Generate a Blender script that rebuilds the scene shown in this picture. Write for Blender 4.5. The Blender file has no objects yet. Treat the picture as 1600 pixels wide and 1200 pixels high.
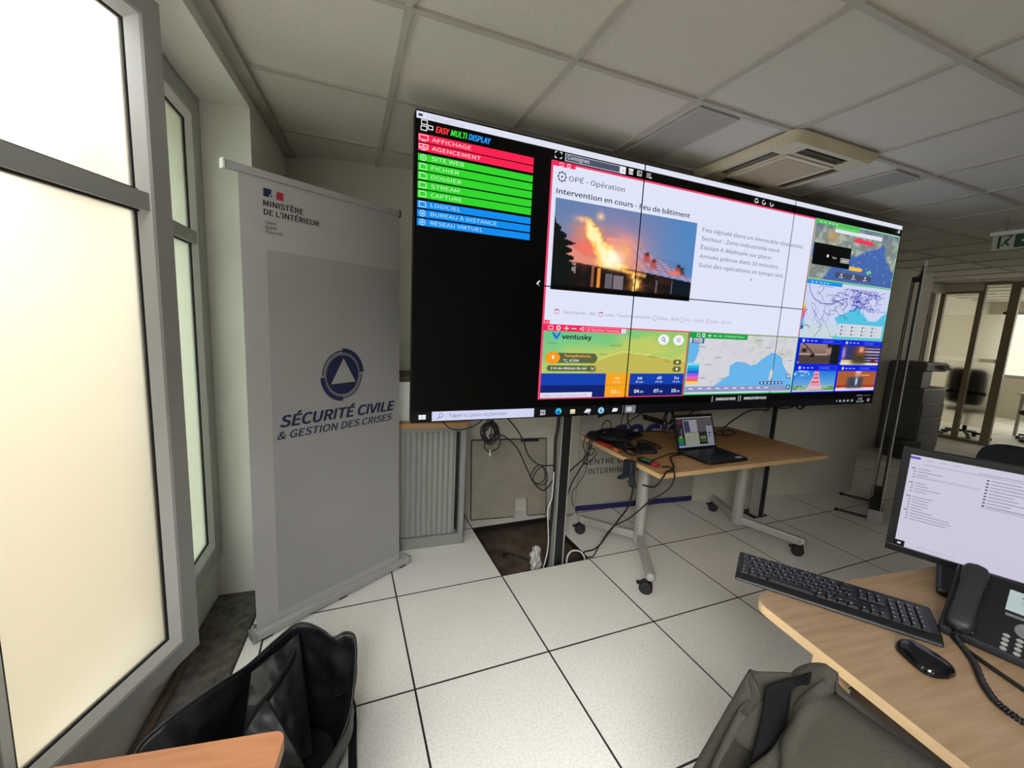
import bpy, bmesh, math, random
import numpy as np
from mathutils import Vector, Matrix, noise as mnoise

# ------------------------------------------------------------------ camera, world, lights, exposure
SC = bpy.context.scene
COL = SC.collection
CAM_F = 648.8252
cam_d = bpy.data.cameras.new('camera')
cam_d.sensor_fit = 'HORIZONTAL'
cam_d.sensor_width = 36.0
cam_d.lens = 36.0 * CAM_F / 1600.0
cam_d.clip_start = 0.02
cam = bpy.data.objects.new('camera', cam_d)
COL.objects.link(cam)
_r = Vector((0.92469356, -0.37754956, 0.04897081))
_d = Vector((-0.0085253, -0.14913189, -0.98878056))
_f = Vector((0.38061678, 0.91390153, -0.14112002))
cam.matrix_world = Matrix(((_r.x, -_d.x, -_f.x, 0.33715), (_r.y, -_d.y, -_f.y, -2.08079),
                           (_r.z, -_d.z, -_f.z, 1.46022), (0, 0, 0, 1)))
SC.camera = cam
SC.view_settings.view_transform = 'Standard'
SC.view_settings.look = 'None'
SC.view_settings.gamma = 1.0
SC.view_settings.use_curve_mapping = False
SC.view_settings.exposure = 0.0
SC.cycles.use_denoising = True
SC.cycles.max_bounces = 12
SC.cycles.diffuse_bounces = 6
SC.cycles.glossy_bounces = 4
SC.cycles.transmission_bounces = 8
SC.cycles.sample_clamp_indirect = 6.0

W_SKY = 8.0           # overcast sky seen through the windows
world = bpy.data.worlds.new('overcast_sky')
SC.world = world
world.use_nodes = True
_nt = world.node_tree
_nt.nodes.clear()
_out = _nt.nodes.new('ShaderNodeOutputWorld')
_bg = _nt.nodes.new('ShaderNodeBackground')
_tc = _nt.nodes.new('ShaderNodeTexCoord')
_sx = _nt.nodes.new('ShaderNodeSeparateXYZ')
_rp = _nt.nodes.new('ShaderNodeValToRGB')
_nt.links.new(_tc.outputs['Generated'], _sx.inputs[0])
_mr = _nt.nodes.new('ShaderNodeMapRange')
_mr.inputs['From Min'].default_value = -1.0
_mr.inputs['From Max'].default_value = 1.0
_nt.links.new(_sx.outputs['Z'], _mr.inputs['Value'])
_nt.links.new(_mr.outputs[0], _rp.inputs[0])
_cr = _rp.color_ramp
_cr.elements[0].position = 0.0
_cr.elements[0].color = (0.10, 0.09, 0.07, 1)
_cr.elements[1].position = 1.0
_cr.elements[1].color = (1.0, 1.02, 1.0, 1)
# street and pale house fronts below the skyline, bright overcast sky above
for _p, _c in ((0.38, (0.112, 0.099, 0.075)), (0.52, (0.145, 0.133, 0.106)), (0.60, (0.185, 0.180, 0.160)), (0.72, (0.38, 0.38, 0.36))):
    _e = _cr.elements.new(_p)
    _e.color = (*_c, 1)
_nt.links.new(_rp.outputs[0], _bg.inputs[0])
_bg.inputs[1].default_value = W_SKY
_nt.links.new(_bg.outputs[0], _out.inputs[0])


PI_ = math.pi


def area_light(name, loc, target, sx, sy, power, color=(1, 1, 1), spread=PI_):
    l = bpy.data.lights.new(name, 'AREA')
    l.shape = 'RECTANGLE'
    l.size, l.size_y = sx, sy
    l.energy = power
    l.color = color
    l.spread = spread
    o = bpy.data.objects.new(name, l)
    COL.objects.link(o)
    o.location = loc
    o.rotation_euler = (Vector(target) - Vector(loc)).to_track_quat('-Z', 'Y').to_euler()
    return o


# daylight entering by the windows of the left wall (the one in view and the two behind the camera)
area_light('daylight_open_window', (-0.75, -0.72, 1.75), (0.6, -0.55, 0.3), 0.9, 1.5, 30, (0.98, 1.0, 1.0))
area_light('daylight_second_window', (-0.40, -2.65, 1.80), (0.72, -1.18, -0.3), 1.2, 1.1, 48, (0.98, 0.99, 1.0), 1.62)
area_light('daylight_third_window', (-0.70, -5.2, 1.4), (3.0, -3.5, 0.8), 1.2, 1.9, 22, (0.95, 0.98, 1.0))
# daylight entering the glazed office at the far end
area_light('daylight_office_window', (13.2, -0.6, 1.6), (9.0, 0.2, 1.0), 3.2, 1.4, 70, (1.0, 0.96, 0.86))

# ------------------------------------------------------------------ helpers
PI = math.pi
H = 2.437


def lin(c):
    if isinstance(c, str):
        c = c.lstrip('#')
        c = tuple(int(c[i:i + 2], 16) / 255 for i in (0, 2, 4))
    return tuple(x / 12.92 if x <= 0.04045 else ((x + 0.055) / 1.055) ** 2.4 for x in c)


MATS = {}


def mat(name, col, rough=0.6, metal=0.0, noise=0.0, scale=30.0, bump=0.0, spec=0.5, stretch=None, col2=None, coat=0.0):
    """procedural principled material; noise varies the base colour towards col2"""
    if name in MATS:
        return MATS[name]
    m = bpy.data.materials.new(name)
    m.use_nodes = True
    nt = m.node_tree
    b = nt.nodes['Principled BSDF']
    c = lin(col)
    b.inputs['Base Color'].default_value = (*c, 1)
    b.inputs['Roughness'].default_value = rough
    b.inputs['Metallic'].default_value = metal
    b.inputs['Specular IOR Level'].default_value = spec
    b.inputs['Coat Weight'].default_value = coat
    if noise or bump:
        tc = nt.nodes.new('ShaderNodeTexCoord')
        mp = nt.nodes.new('ShaderNodeMapping')
        if stretch:
            mp.inputs['Scale'].default_value = stretch
        nt.links.new(tc.outputs['Object'], mp.inputs[0])
        n = nt.nodes.new('ShaderNodeTexNoise')
        n.inputs['Scale'].default_value = scale
        n.inputs['Detail'].default_value = 5
        nt.links.new(mp.outputs[0], n.inputs['Vector'])
        if noise:
            mx = nt.nodes.new('ShaderNodeMix')
            mx.data_type = 'RGBA'
            c2 = lin(col2) if col2 else tuple(x * (1 - noise) for x in c)
            mx.inputs[6].default_value = (*c, 1)
            mx.inputs[7].default_value = (*c2, 1)
            rp = nt.nodes.new('ShaderNodeMapRange')
            rp.inputs['From Min'].default_value = 0.35
            rp.inputs['From Max'].default_value = 0.7
            nt.links.new(n.outputs[0], rp.inputs[0])
            nt.links.new(rp.outputs[0], mx.inputs[0])
            nt.links.new(mx.outputs[2], b.inputs['Base Color'])
        if bump:
            bp = nt.nodes.new('ShaderNodeBump')
            bp.inputs['Strength'].default_value = bump
            bp.inputs['Distance'].default_value = 0.01
            nt.links.new(n.outputs[0], bp.inputs['Height'])
            nt.links.new(bp.outputs[0], b.inputs['Normal'])
    MATS[name] = m
    return m


SCR = 1.0


def glow(col, k=1.0):
    """a lit patch of a screen"""
    key = 'screen_%s_%.2f' % (col, k)
    if key in MATS:
        return MATS[key]
    m = bpy.data.materials.new('screen light ' + col.lstrip('#'))
    m.use_nodes = True
    b = m.node_tree.nodes['Principled BSDF']
    b.inputs['Base Color'].default_value = (0.004, 0.004, 0.005, 1)
    b.inputs['Roughness'].default_value = 0.35
    b.inputs['Specular IOR Level'].default_value = 0.2
    b.inputs['Emission Color'].default_value = (*lin(col), 1)
    b.inputs['Emission Strength'].default_value = SCR * k
    MATS[key] = m
    return m


def picture_mat(k=1.0):
    key = 'picture_%.2f' % k
    if key in MATS:
        return MATS[key]
    m = bpy.data.materials.new('screen picture')
    m.use_nodes = True
    b = m.node_tree.nodes['Principled BSDF']
    a = m.node_tree.nodes.new('ShaderNodeAttribute')
    a.attribute_name = 'Col'
    m.node_tree.links.new(a.outputs['Color'], b.inputs['Emission Color'])
    b.inputs['Base Color'].default_value = (0.004, 0.004, 0.005, 1)
    b.inputs['Emission Strength'].default_value = SCR * k
    b.inputs['Specular IOR Level'].default_value = 0.2
    b.inputs['Roughness'].default_value = 0.35
    m.cycles.emission_sampling = 'NONE'
    MATS[key] = m
    return m


class MB:
    """collects geometry for ONE mesh object"""

    def __init__(s):
        s.v, s.f, s.m, s.sm, s.mats = [], [], [], [], []

    def mi(s, m):
        if m not in s.mats:
            s.mats.append(m)
        return s.mats.index(m)

    def add(s, vs, fs, m, smooth=False):
        o = len(s.v)
        s.v += [tuple(v) for v in vs]
        i = s.mi(m)
        for f in fs:
            s.f.append(tuple(o + k for k in f))
            s.m.append(i)
            s.sm.append(smooth)

    def box(s, x0, x1, y0, y1, z0, z1, m, M=None):
        vs = [(x0, y0, z0), (x1, y0, z0), (x1, y1, z0), (x0, y1, z0), (x0, y0, z1), (x1, y0, z1), (x1, y1, z1), (x0, y1, z1)]
        if M is not None:
            vs = [M @ Vector(v) for v in vs]
        s.add(vs, [(3, 2, 1, 0), (4, 5, 6, 7), (0, 1, 5, 4), (1, 2, 6, 5), (2, 3, 7, 6), (3, 0, 4, 7)], m)

    def prism(s, pts, z0, z1, m, M=None, smooth=False):
        n = len(pts)
        vs = [(p[0], p[1], z0) for p in pts] + [(p[0], p[1], z1) for p in pts]
        if M is not None:
            vs = [M @ Vector(v) for v in vs]
        s.add(vs, [tuple(range(n - 1, -1, -1)), tuple(range(n, 2 * n))], m)
        s.add(vs, [(i, (i + 1) % n, n + (i + 1) % n, n + i) for i in range(n)], m, smooth)

    def bar(s, a, b, w, h, m, up=(0, 0, 1)):
        """rectangular bar from a to b"""
        a, b = Vector(a), Vector(b)
        d = (b - a).normalized()
        u = Vector(up)
        x = d.cross(u)
        if x.length < 1e-5:
            x = d.cross(Vector((1, 0, 0)))
        x.normalize()
        u = x.cross(d).normalized()
        vs = []
        for p in (a, b):
            for sx, sy in ((-1, -1), (1, -1), (1, 1), (-1, 1)):
                vs.append(p + x * (sx * w / 2) + u * (sy * h / 2))
        s.add(vs, [(3, 2, 1, 0), (4, 5, 6, 7), (0, 1, 5, 4), (1, 2, 6, 5), (2, 3, 7, 6), (3, 0, 4, 7)], m)

    def tube(s, pts, r, m, n=8, cap=True, closed=False):
        P = [Vector(p) for p in pts]
        L = len(P)
        rr = r if isinstance(r, (list, tuple)) else [r] * L
        ref = None
        rings = []
        for i, p in enumerate(P):
            if closed:
                t = P[(i + 1) % L] - P[i - 1]
            else:
                t = P[min(i + 1, L - 1)] - P[max(i - 1, 0)]
            if t.length < 1e-9:
                t = Vector((0, 0, 1))
            t.normalize()
            if ref is None:
                ref = Vector((0, 0, 1)) if abs(t.z) < 0.9 else Vector((1, 0, 0))
            x = ref - t * ref.dot(t)
            if x.length < 1e-6:
                x = t.orthogonal()
            x.normalize()
            ref = x
            y = t.cross(x)
            rings.append([p + (x * math.cos(2 * PI * k / n) + y * math.sin(2 * PI * k / n)) * rr[i] for k in range(n)])
        vs = [v for R in rings for v in R]
        fs = []
        for i in range(L if closed else L - 1):
            j = (i + 1) % L
            for k in range(n):
                fs.append((i * n + k, i * n + (k + 1) % n, j * n + (k + 1) % n, j * n + k))
        s.add(vs, fs, m, True)
        if cap and not closed:
            s.add(rings[0], [tuple(range(n - 1, -1, -1))], m)
            s.add(rings[-1], [tuple(range(n))], m)

    def cyl(s, a, b, r, m, n=24, r2=None):
        s.tube([a, b], [r, r if r2 is None else r2], m, n)

    def lathe(s, prof, m, n=28, M=None, smooth=True):
        """prof: (radius, z) from bottom to top"""
        vs = []
        for r, z in prof:
            for k in range(n):
                v = Vector((r * math.cos(2 * PI * k / n), r * math.sin(2 * PI * k / n), z))
                vs.append(M @ v if M is not None else v)
        fs = []
        for i in range(len(prof) - 1):
            for k in range(n):
                fs.append((i * n + k, i * n + (k + 1) % n, (i + 1) * n + (k + 1) % n, (i + 1) * n + k))
        s.add(vs, fs, m, smooth)
        s.add(vs[:n], [tuple(range(n - 1, -1, -1))], m)
        s.add(vs[-n:], [tuple(range(n))], m)

    def grid(s, fn, nu, nv, m, smooth=True, closed_u=False):
        vs = [fn(i / (nu if closed_u else nu - 1), j / (nv - 1)) for j in range(nv) for i in range(nu)]
        fs = []
        for j in range(nv - 1):
            for i in range(nu if closed_u else nu - 1):
                k = (i + 1) % nu
                fs.append((j * nu + i, j * nu + k, (j + 1) * nu + k, (j + 1) * nu + i))
        s.add(vs, fs, m, smooth)

    def build(s, name, parent=None, bevel=0.0, seg=2, solid=0.0, subsurf=0, M=None):
        me = bpy.data.meshes.new(name)
        vs = s.v if M is None else [M @ Vector(v) for v in s.v]
        if parent is not None:
            L = parent_inv(parent)
            vs = [L @ Vector(v) for v in vs]
        me.from_pydata([tuple(v) for v in vs], [], s.f)
        for m in s.mats:
            me.materials.append(m)
        me.polygons.foreach_set('material_index', s.m)
        me.polygons.foreach_set('use_smooth', s.sm)
        me.update()
        o = bpy.data.objects.new(name, me)
        COL.objects.link(o)
        if parent is not None:
            o.parent = parent
        if subsurf:
            md = o.modifiers.new('sub', 'SUBSURF')
            md.levels = md.render_levels = subsurf
        if solid:
            md = o.modifiers.new('solid', 'SOLIDIFY')
            md.thickness = solid
            md.offset = 0
        if bevel:
            md = o.modifiers.new('bevel', 'BEVEL')
            md.width = bevel
            md.segments = seg
            md.limit_method = 'ANGLE'
            md.angle_limit = math.radians(40)
        return o


def chain_matrix(o):
    M = Matrix.LocRotScale(o.location, o.rotation_euler, o.scale)
    while o.parent is not None:
        o = o.parent
        M = Matrix.LocRotScale(o.location, o.rotation_euler, o.scale) @ M
    return M


def parent_inv(o):
    return chain_matrix(o).inverted()


def tag(o, label=None, cat=None, group=None, kind=None):
    if label:
        o['label'] = label
    if cat:
        o['category'] = cat
    if group:
        o['group'] = group
    if kind:
        o['kind'] = kind
    return o


def thing(name, label, cat, loc=(0, 0, 0), rz=0.0, group=None):
    o = bpy.data.objects.new(name, None)
    o.empty_display_size = 0.05
    COL.objects.link(o)
    o.location = loc
    o.rotation_euler = (0, 0, rz)
    return tag(o, label, cat, group)


def struct(o):
    o['kind'] = 'structure'
    return o


def spl(pts, n=6, closed=False):
    """Catmull-Rom through pts"""
    P = [Vector(p) for p in pts]
    L = len(P)
    out = []
    for i in range(L if closed else L - 1):
        if closed:
            a, b, c, d = P[i - 1], P[i], P[(i + 1) % L], P[(i + 2) % L]
        else:
            a, b, c, d = P[max(i - 1, 0)], P[i], P[i + 1], P[min(i + 2, L - 1)]
        for k in range(n):
            t = k / n
            out.append(0.5 * ((2 * b) + (c - a) * t + (2 * a - 5 * b + 4 * c - d) * t * t + (3 * b - a - 3 * c + d) * t ** 3))
    if not closed:
        out.append(P[-1])
    return out


# ---- lettering
_capH = {}
# Blender's own interface typeface when this build ships it, else its built-in one
UI_FONT = None
try:
    import os
    for _p in (bpy.utils.system_resource('DATAFILES'), os.path.join(bpy.utils.resource_path('LOCAL'), 'datafiles')):
        _q = os.path.join(_p or '', 'fonts', 'Noto Sans CJK Regular.woff2')
        if UI_FONT is None and os.path.exists(_q):
            UI_FONT = bpy.data.fonts.load(_q)
except Exception:
    UI_FONT = None


def text_mesh(s, shear=0.0, bold=0.0, space=1.0):
    cu = bpy.data.curves.new('t', 'FONT')
    cu.body = s
    if UI_FONT is not None:
        cu.font = UI_FONT
    cu.size = 1.0
    cu.shear = shear
    cu.offset = bold
    cu.space_character = space
    cu.resolution_u = 3
    o = bpy.data.objects.new('t', cu)
    me = bpy.data.meshes.new_from_object(o)
    vs = [tuple(v.co) for v in me.vertices]
    fs = [tuple(p.vertices) for p in me.polygons]
    bpy.data.objects.remove(o)
    bpy.data.curves.remove(cu)
    bpy.data.meshes.remove(me)
    return vs, fs


def cap_height():
    if 'h' not in _capH:
        vs, _ = text_mesh('H')
        _capH['h'] = max(v[1] for v in vs)
    return _capH['h']


class Flat(MB):
    """flat artwork on a plane: origin o, axes x, y, layers stacked along n"""

    def __init__(s, o, x, y, step=0.0004, base=0.0004):
        super().__init__()
        s.o, s.x, s.y = Vector(o), Vector(x).normalized(), Vector(y).normalized()
        s.n = s.x.cross(s.y)
        s.step, s.base = step, base

    def P(s, u, v, l=0):
        return s.o + s.x * u + s.y * v + s.n * (s.base + s.step * l)

    def rect(s, x0, y0, x1, y1, m, l=0):
        s.add([s.P(x0, y0, l), s.P(x1, y0, l), s.P(x1, y1, l), s.P(x0, y1, l)], [(0, 1, 2, 3)], m)

    def frame(s, x0, y0, x1, y1, w, m, l=0):
        s.rect(x0, y0, x1, y0 + w, m, l)
        s.rect(x0, y1 - w, x1, y1, m, l)
        s.rect(x0, y0 + w, x0 + w, y1 - w, m, l)
        s.rect(x1 - w, y0 + w, x1, y1 - w, m, l)

    def poly(s, pts, m, l=0):
        s.add([s.P(p[0], p[1], l) for p in pts], [tuple(range(len(pts)))], m)

    def disc(s, cx, cy, r, m, l=0, n=24, ry=None):
        s.poly([(cx + r * math.cos(2 * PI * k / n), cy + (ry or r) * math.sin(2 * PI * k / n)) for k in range(n)], m, l)

    def arc(s, cx, cy, r0, r1, a0, a1, m, l=0, n=28):
        vs = []
        for k in range(n + 1):
            a = math.radians(a0 + (a1 - a0) * k / n)
            vs += [s.P(cx + r0 * math.cos(a), cy + r0 * math.sin(a), l), s.P(cx + r1 * math.cos(a), cy + r1 * math.sin(a), l)]
        s.add(vs, [(2 * k, 2 * k + 1, 2 * k + 3, 2 * k + 2) for k in range(n)], m)

    def line(s, pts, w, m, l=0):
        P = [Vector(p).to_2d() for p in pts]
        for a, b in zip(P[:-1], P[1:]):
            d = b - a
            if d.length < 1e-9:
                continue
            d.normalize()
            q = Vector((-d.y, d.x)) * (w / 2)
            a2, b2 = a - d * w * 0.3, b + d * w * 0.3
            s.poly([a2 - q, b2 - q, b2 + q, a2 + q], m, l)

    def pill(s, x0, y0, x1, y1, m, l=0):
        r = (y1 - y0) / 2
        pts = [(x1 - r + r * math.sin(PI * k / 10), y0 + r - r * math.cos(PI * k / 10)) for k in range(11)]
        pts += [(x0 + r - r * math.sin(PI * k / 10), y0 + r + r * math.cos(PI * k / 10)) for k in range(11)]
        s.poly(pts, m, l)

    def text(s, body, x0, x1, yb, cap, m, l=0, shear=0.0, bold=0.0, space=1.0):
        """lettering whose ink spans x0..x1 (x1 None: natural width), baseline yb, capital height cap"""
        vs, fs = text_mesh(body, shear, 0.0, space)
        if not vs:
            return
        a, b = min(v[0] for v in vs), max(v[0] for v in vs)
        sy = cap / cap_height()
        sx = sy if x1 is None else (x1 - x0) / (b - a)
        bold *= 0.62
        strikes = ((0, 0),) if not bold else ((-1, -0.6), (1, 0.6), (-1, 0.6), (1, -0.6))      # heavier strokes: struck more than once
        for q, (dx, dy) in enumerate(strikes):
            s.add([s.P(x0 + (v[0] - a) * sx + dx * bold * sy, yb + v[1] * sy + dy * bold * sy, l + 0.02 * q) for v in vs], fs, m)

    def paint(s, x0, y0, x1, y1, nx, ny, fn, l=0):
        """remember a painted picture; built as a mesh with point colours"""
        u, v = np.meshgrid(np.linspace(0, 1, nx), np.linspace(0, 1, ny))
        rgb = np.clip(fn(u, v), 0, 1)
        rgb = np.where(rgb <= 0.04045, rgb / 12.92, ((rgb + 0.055) / 1.055) ** 2.4)
        if not hasattr(s, 'pics'):
            s.pics = []
        o = len(s.v)
        vs = [s.P(x0 + (x1 - x0) * i / (nx - 1), y0 + (y1 - y0) * j / (ny - 1), l) for j in range(ny) for i in range(nx)]
        fs = [(j * nx + i, j * nx + i + 1, (j + 1) * nx + i + 1, (j + 1) * nx + i) for j in range(ny - 1) for i in range(nx - 1)]
        s.add(vs, fs, picture_mat(getattr(s, 'k', 1.0)))
        s.pics.append((o, rgb.reshape(-1, 3)))

    def build(s, name, parent=None, **kw):
        ob = super().build(name, parent, **kw)
        if hasattr(s, 'pics'):
            at = ob.data.color_attributes.new('Col', 'FLOAT_COLOR', 'POINT')
            arr = np.ones((len(s.v), 4), dtype=np.float32)
            for o, rgb in s.pics:
                arr[o:o + len(rgb), :3] = rgb
            at.data.foreach_set('color', arr.ravel())
        return ob


def vnoise(u, v, seed=0, octaves=4):
    """smooth value noise on arrays"""
    rng = np.random.default_rng(seed)
    out = np.zeros_like(u)
    amp, tot = 1.0, 0.0
    for k in range(octaves):
        n = rng.random((64, 64))
        uu, vv = u * 2 ** k, v * 2 ** k
        i, j = np.floor(uu).astype(int), np.floor(vv).astype(int)
        a, b = uu - i, vv - j
        a, b = a * a * (3 - 2 * a), b * b * (3 - 2 * b)
        g = lambda p, q: n[np.mod(q, 64), np.mod(p, 64)]
        out += amp * ((g(i, j) * (1 - a) + g(i + 1, j) * a) * (1 - b) + (g(i, j + 1) * (1 - a) + g(i + 1, j + 1) * a) * b)
        tot += amp
        amp *= 0.5
    return out / tot


def mixc(c, mask, col):
    m = np.clip(mask, 0, 1)[..., None]
    return c * (1 - m) + np.array(col) * m


def sstep(x, a, b):
    t = np.clip((x - a) / (b - a), 0, 1)
    return t * t * (3 - 2 * t)


# ------------------------------------------------------------------ shared materials
M_ceil = mat('ceiling tile mineral', '#d6d3ca', 0.9, noise=0.10, scale=160, bump=0.15)
M_tbar = mat('ceiling grid painted steel', '#b4b1a8', 0.6, noise=0.04, scale=20)
M_wall = mat('wall paint warm grey', '#c9c5b8', 0.85, noise=0.05, scale=6, bump=0.05)
M_white = mat('wall paint white', '#eae9e2', 0.8, noise=0.05, scale=9, bump=0.08)
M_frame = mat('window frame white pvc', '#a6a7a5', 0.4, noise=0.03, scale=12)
M_bead_lit = mat('window bead glow-lit pvc', '#f6f7f5', 0.35, noise=0.03, scale=12)  # same pvc as the frame, glow from the panes put into its colour
M_gasket_shadow = mat('gasket rubber and shadow line', '#1d1e1e', 0.7, noise=0.2, scale=40)
M_black = mat('black plastic', '#101114', 0.45, noise=0.15, scale=60)
M_satin = mat('black satin plastic', '#17181b', 0.35, noise=0.1, scale=80)
M_rubber = mat('cable rubber', '#0c0c0d', 0.55, noise=0.2, scale=50)
M_alu = mat('brushed aluminium', '#a9aaa6', 0.38, metal=0.75, noise=0.06, scale=40, stretch=(1, 1, 0.1))
M_silver = mat('silver painted steel', '#a9a9a3', 0.42, metal=0.2, noise=0.05, scale=40)
M_chrome = mat('chrome', '#c8c9c8', 0.15, metal=1.0, noise=0.02, scale=30)
M_beech = mat('beech laminate', '#cfa876', 0.45, noise=0.16, scale=5, stretch=(1, 9, 1), col2='#bd935f')
M_beech2 = mat('beech laminate lengthwise', '#b98d5e', 0.42, noise=0.2, scale=5, stretch=(1.2, 12, 1), col2='#a37748')
M_beechedge = mat('beech edge band', '#d8b482', 0.5, noise=0.1, scale=14, stretch=(1, 1, 6))
M_grey = mat('grey painted steel', '#8b8c88', 0.5, noise=0.05, scale=20)
M_dgrey = mat('dark grey plastic', '#3a3b3d', 0.5, noise=0.1, scale=30)
M_lgrey = mat('light grey plastic', '#a8a9a8', 0.5, noise=0.06, scale=30)
M_wht = mat('white plastic', '#d9dad8', 0.5, noise=0.05, scale=30)
M_blue = mat('printed navy ink', '#1b2347', 0.6, noise=0.1, scale=40)
M_navy2 = mat('printed blue ink', '#20225e', 0.6, noise=0.1, scale=40)
M_ink = mat('printed black ink', '#17171b', 0.6, noise=0.1, scale=40)
M_red = mat('printed red ink', '#b0263c', 0.6, noise=0.1, scale=40)
M_redp = mat('red plastic', '#a5251c', 0.45, noise=0.1, scale=40)
M_fabric_dk = mat('dark blue black fabric', '#15181d', 0.85, noise=0.25, scale=220, bump=0.2)
M_olive = mat('olive cloth', '#322f26', 0.9, noise=0.22, scale=260, bump=0.25)
M_bagf = mat('black coated nylon', '#17191c', 0.42, noise=0.25, scale=18, bump=0.35)


def glass_mat(name, col, rough, ior=1.45, tint=None):
    m = bpy.data.materials.new(name)
    m.use_nodes = True
    b = m.node_tree.nodes['Principled BSDF']
    b.inputs['Base Color'].default_value = (*lin(col), 1)
    b.inputs['Roughness'].default_value = rough
    b.inputs['Transmission Weight'].default_value = 1.0
    b.inputs['IOR'].default_value = ior
    tc = m.node_tree.nodes.new('ShaderNodeTexCoord')
    n = m.node_tree.nodes.new('ShaderNodeTexNoise')
    n.inputs['Scale'].default_value = 60
    mr = m.node_tree.nodes.new('ShaderNodeMapRange')
    mr.inputs['To Min'].default_value = max(rough - 0.03, 0)
    mr.inputs['To Max'].default_value = rough + 0.03
    m.node_tree.links.new(tc.outputs['Object'], n.inputs['Vector'])
    m.node_tree.links.new(n.outputs[0], mr.inputs[0])
    m.node_tree.links.new(mr.outputs[0], b.inputs['Roughness'])
    return m




def frost_mat(name, col, rough, mixf, trans=(0.9, 0.9, 0.86)):
    """frosted glass: part scattering film, part rough clear glass"""
    m = glass_mat(name, col, rough, 1.3)
    nt = m.node_tree
    b = nt.nodes['Principled BSDF']
    t = nt.nodes.new('ShaderNodeBsdfTranslucent')
    t.inputs[0].default_value = (*trans, 1)
    mx = nt.nodes.new('ShaderNodeMixShader')
    mx.inputs[0].default_value = mixf
    nt.links.new(b.outputs[0], mx.inputs[1])
    nt.links.new(t.outputs[0], mx.inputs[2])
    nt.links.new(mx.outputs[0], nt.nodes['Material Output'].inputs['Surface'])
    return m


M_frost = frost_mat('frosted glass', '#e9e3d3', 0.5, 0.12, (0.95, 0.92, 0.83))
M_frost2 = frost_mat('frosted greenish glass', '#e2efe0', 0.5, 0.12, (0.84, 0.93, 0.82))
M_frost3 = glass_mat('frosted partition film', '#f1efe6', 0.5, 1.2)
M_clear = glass_mat('clear glass', '#f4f6f2', 0.02, 1.05)

# ------------------------------------------------------------------ the setting
def floor_mat():
    m = bpy.data.materials.new('raised floor tile vinyl')
    m.use_nodes = True
    nt = m.node_tree
    b = nt.nodes['Principled BSDF']
    b.inputs['Roughness'].default_value = 0.42
    tc = nt.nodes.new('ShaderNodeTexCoord')
    sp = nt.nodes.new('ShaderNodeSeparateXYZ')
    nt.links.new(tc.outputs['Object'], sp.inputs[0])
    masks = []
    for ax in 'XY':
        a = nt.nodes.new('ShaderNodeMath')
        a.operation = 'PINGPONG'
        a.inputs[1].default_value = 0.3
        nt.links.new(sp.outputs[ax], a.inputs[0])
        c = nt.nodes.new('ShaderNodeMath')
        c.operation = 'LESS_THAN'
        c.inputs[1].default_value = 0.0040
        nt.links.new(a.outputs[0], c.inputs[0])
        masks.append(c)
    mx = nt.nodes.new('ShaderNodeMath')
    mx.operation = 'MAXIMUM'
    nt.links.new(masks[0].outputs[0], mx.inputs[0])
    nt.links.new(masks[1].outputs[0], mx.inputs[1])
    n1 = nt.nodes.new('ShaderNodeTexNoise')
    n1.inputs['Scale'].default_value = 110
    n1.inputs['Detail'].default_value = 4
    nt.links.new(tc.outputs['Object'], n1.inputs['Vector'])
    r1 = nt.nodes.new('ShaderNodeValToRGB')
    r1.color_ramp.elements[0].position = 0.40
    r1.color_ramp.elements[0].color = (*lin('#e4e1d8'), 1)
    r1.color_ramp.elements[1].position = 0.56
    r1.color_ramp.elements[1].color = (*lin('#f0eee8'), 1)
    nt.links.new(n1.outputs[0], r1.inputs[0])
    n2 = nt.nodes.new('ShaderNodeTexNoise')
    n2.inputs['Scale'].default_value = 2.2
    n2.inputs['Detail'].default_value = 3
    nt.links.new(tc.outputs['Object'], n2.inputs['Vector'])
    r2 = nt.nodes.new('ShaderNodeMapRange')
    r2.inputs['To Min'].default_value = 0.9
    r2.inputs['To Max'].default_value = 1.05
    nt.links.new(n2.outputs[0], r2.inputs[0])
    mu = nt.nodes.new('ShaderNodeMix')
    mu.data_type = 'RGBA'
    mu.blend_type = 'MULTIPLY'
    mu.inputs[0].default_value = 1.0
    nt.links.new(r1.outputs[0], mu.inputs[6])
    nt.links.new(r2.outputs[0], mu.inputs[7])
    fin = nt.nodes.new('ShaderNodeMix')
    fin.data_type = 'RGBA'
    nt.links.new(mx.outputs[0], fin.inputs[0])
    nt.links.new(mu.outputs[2], fin.inputs[6])
    fin.inputs[7].default_value = (0.012, 0.010, 0.008, 1)
    nt.links.new(fin.outputs[2], b.inputs['Base Color'])
    return m


M_floor = floor_mat()
M_tileedge = mat('floor tile edge', '#b9b5a8', 0.7, noise=0.1, scale=30)
LX = lambda y: 0.029 + 0.0853 * (y - 1.019)          # face line of the left wall

fl = MB()
Y0, Y1, X1 = -7.0, 2.6, 13.6
fl.prism([(LX(Y0), Y0), (1.2, Y0), (1.2, Y1), (LX(Y1), Y1)], -0.035, 0.0, M_floor)
fl.prism([(1.8, Y0), (X1, Y0), (X1, Y1), (1.8, Y1)], -0.035, 0.0, M_floor)
fl.prism([(1.2, Y0), (1.8, Y0), (1.8, 0.0), (1.2, 0.0)], -0.035, 0.0, M_floor)
fl.prism([(1.2, 0.6), (1.8, 0.6), (1.8, Y1), (1.2, Y1)], -0.035, 0.0, M_floor)
struct(fl.build('floor'))
M_void = mat('dusty void board', '#6b5847', 0.9, noise=0.55, scale=7, bump=0.3, col2='#3a2f27')
sf = MB()
sf.box(0.2, 3.2, -1.0, 1.6, -0.16, -0.125, M_void)
struct(sf.build('floor_void'))

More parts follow.
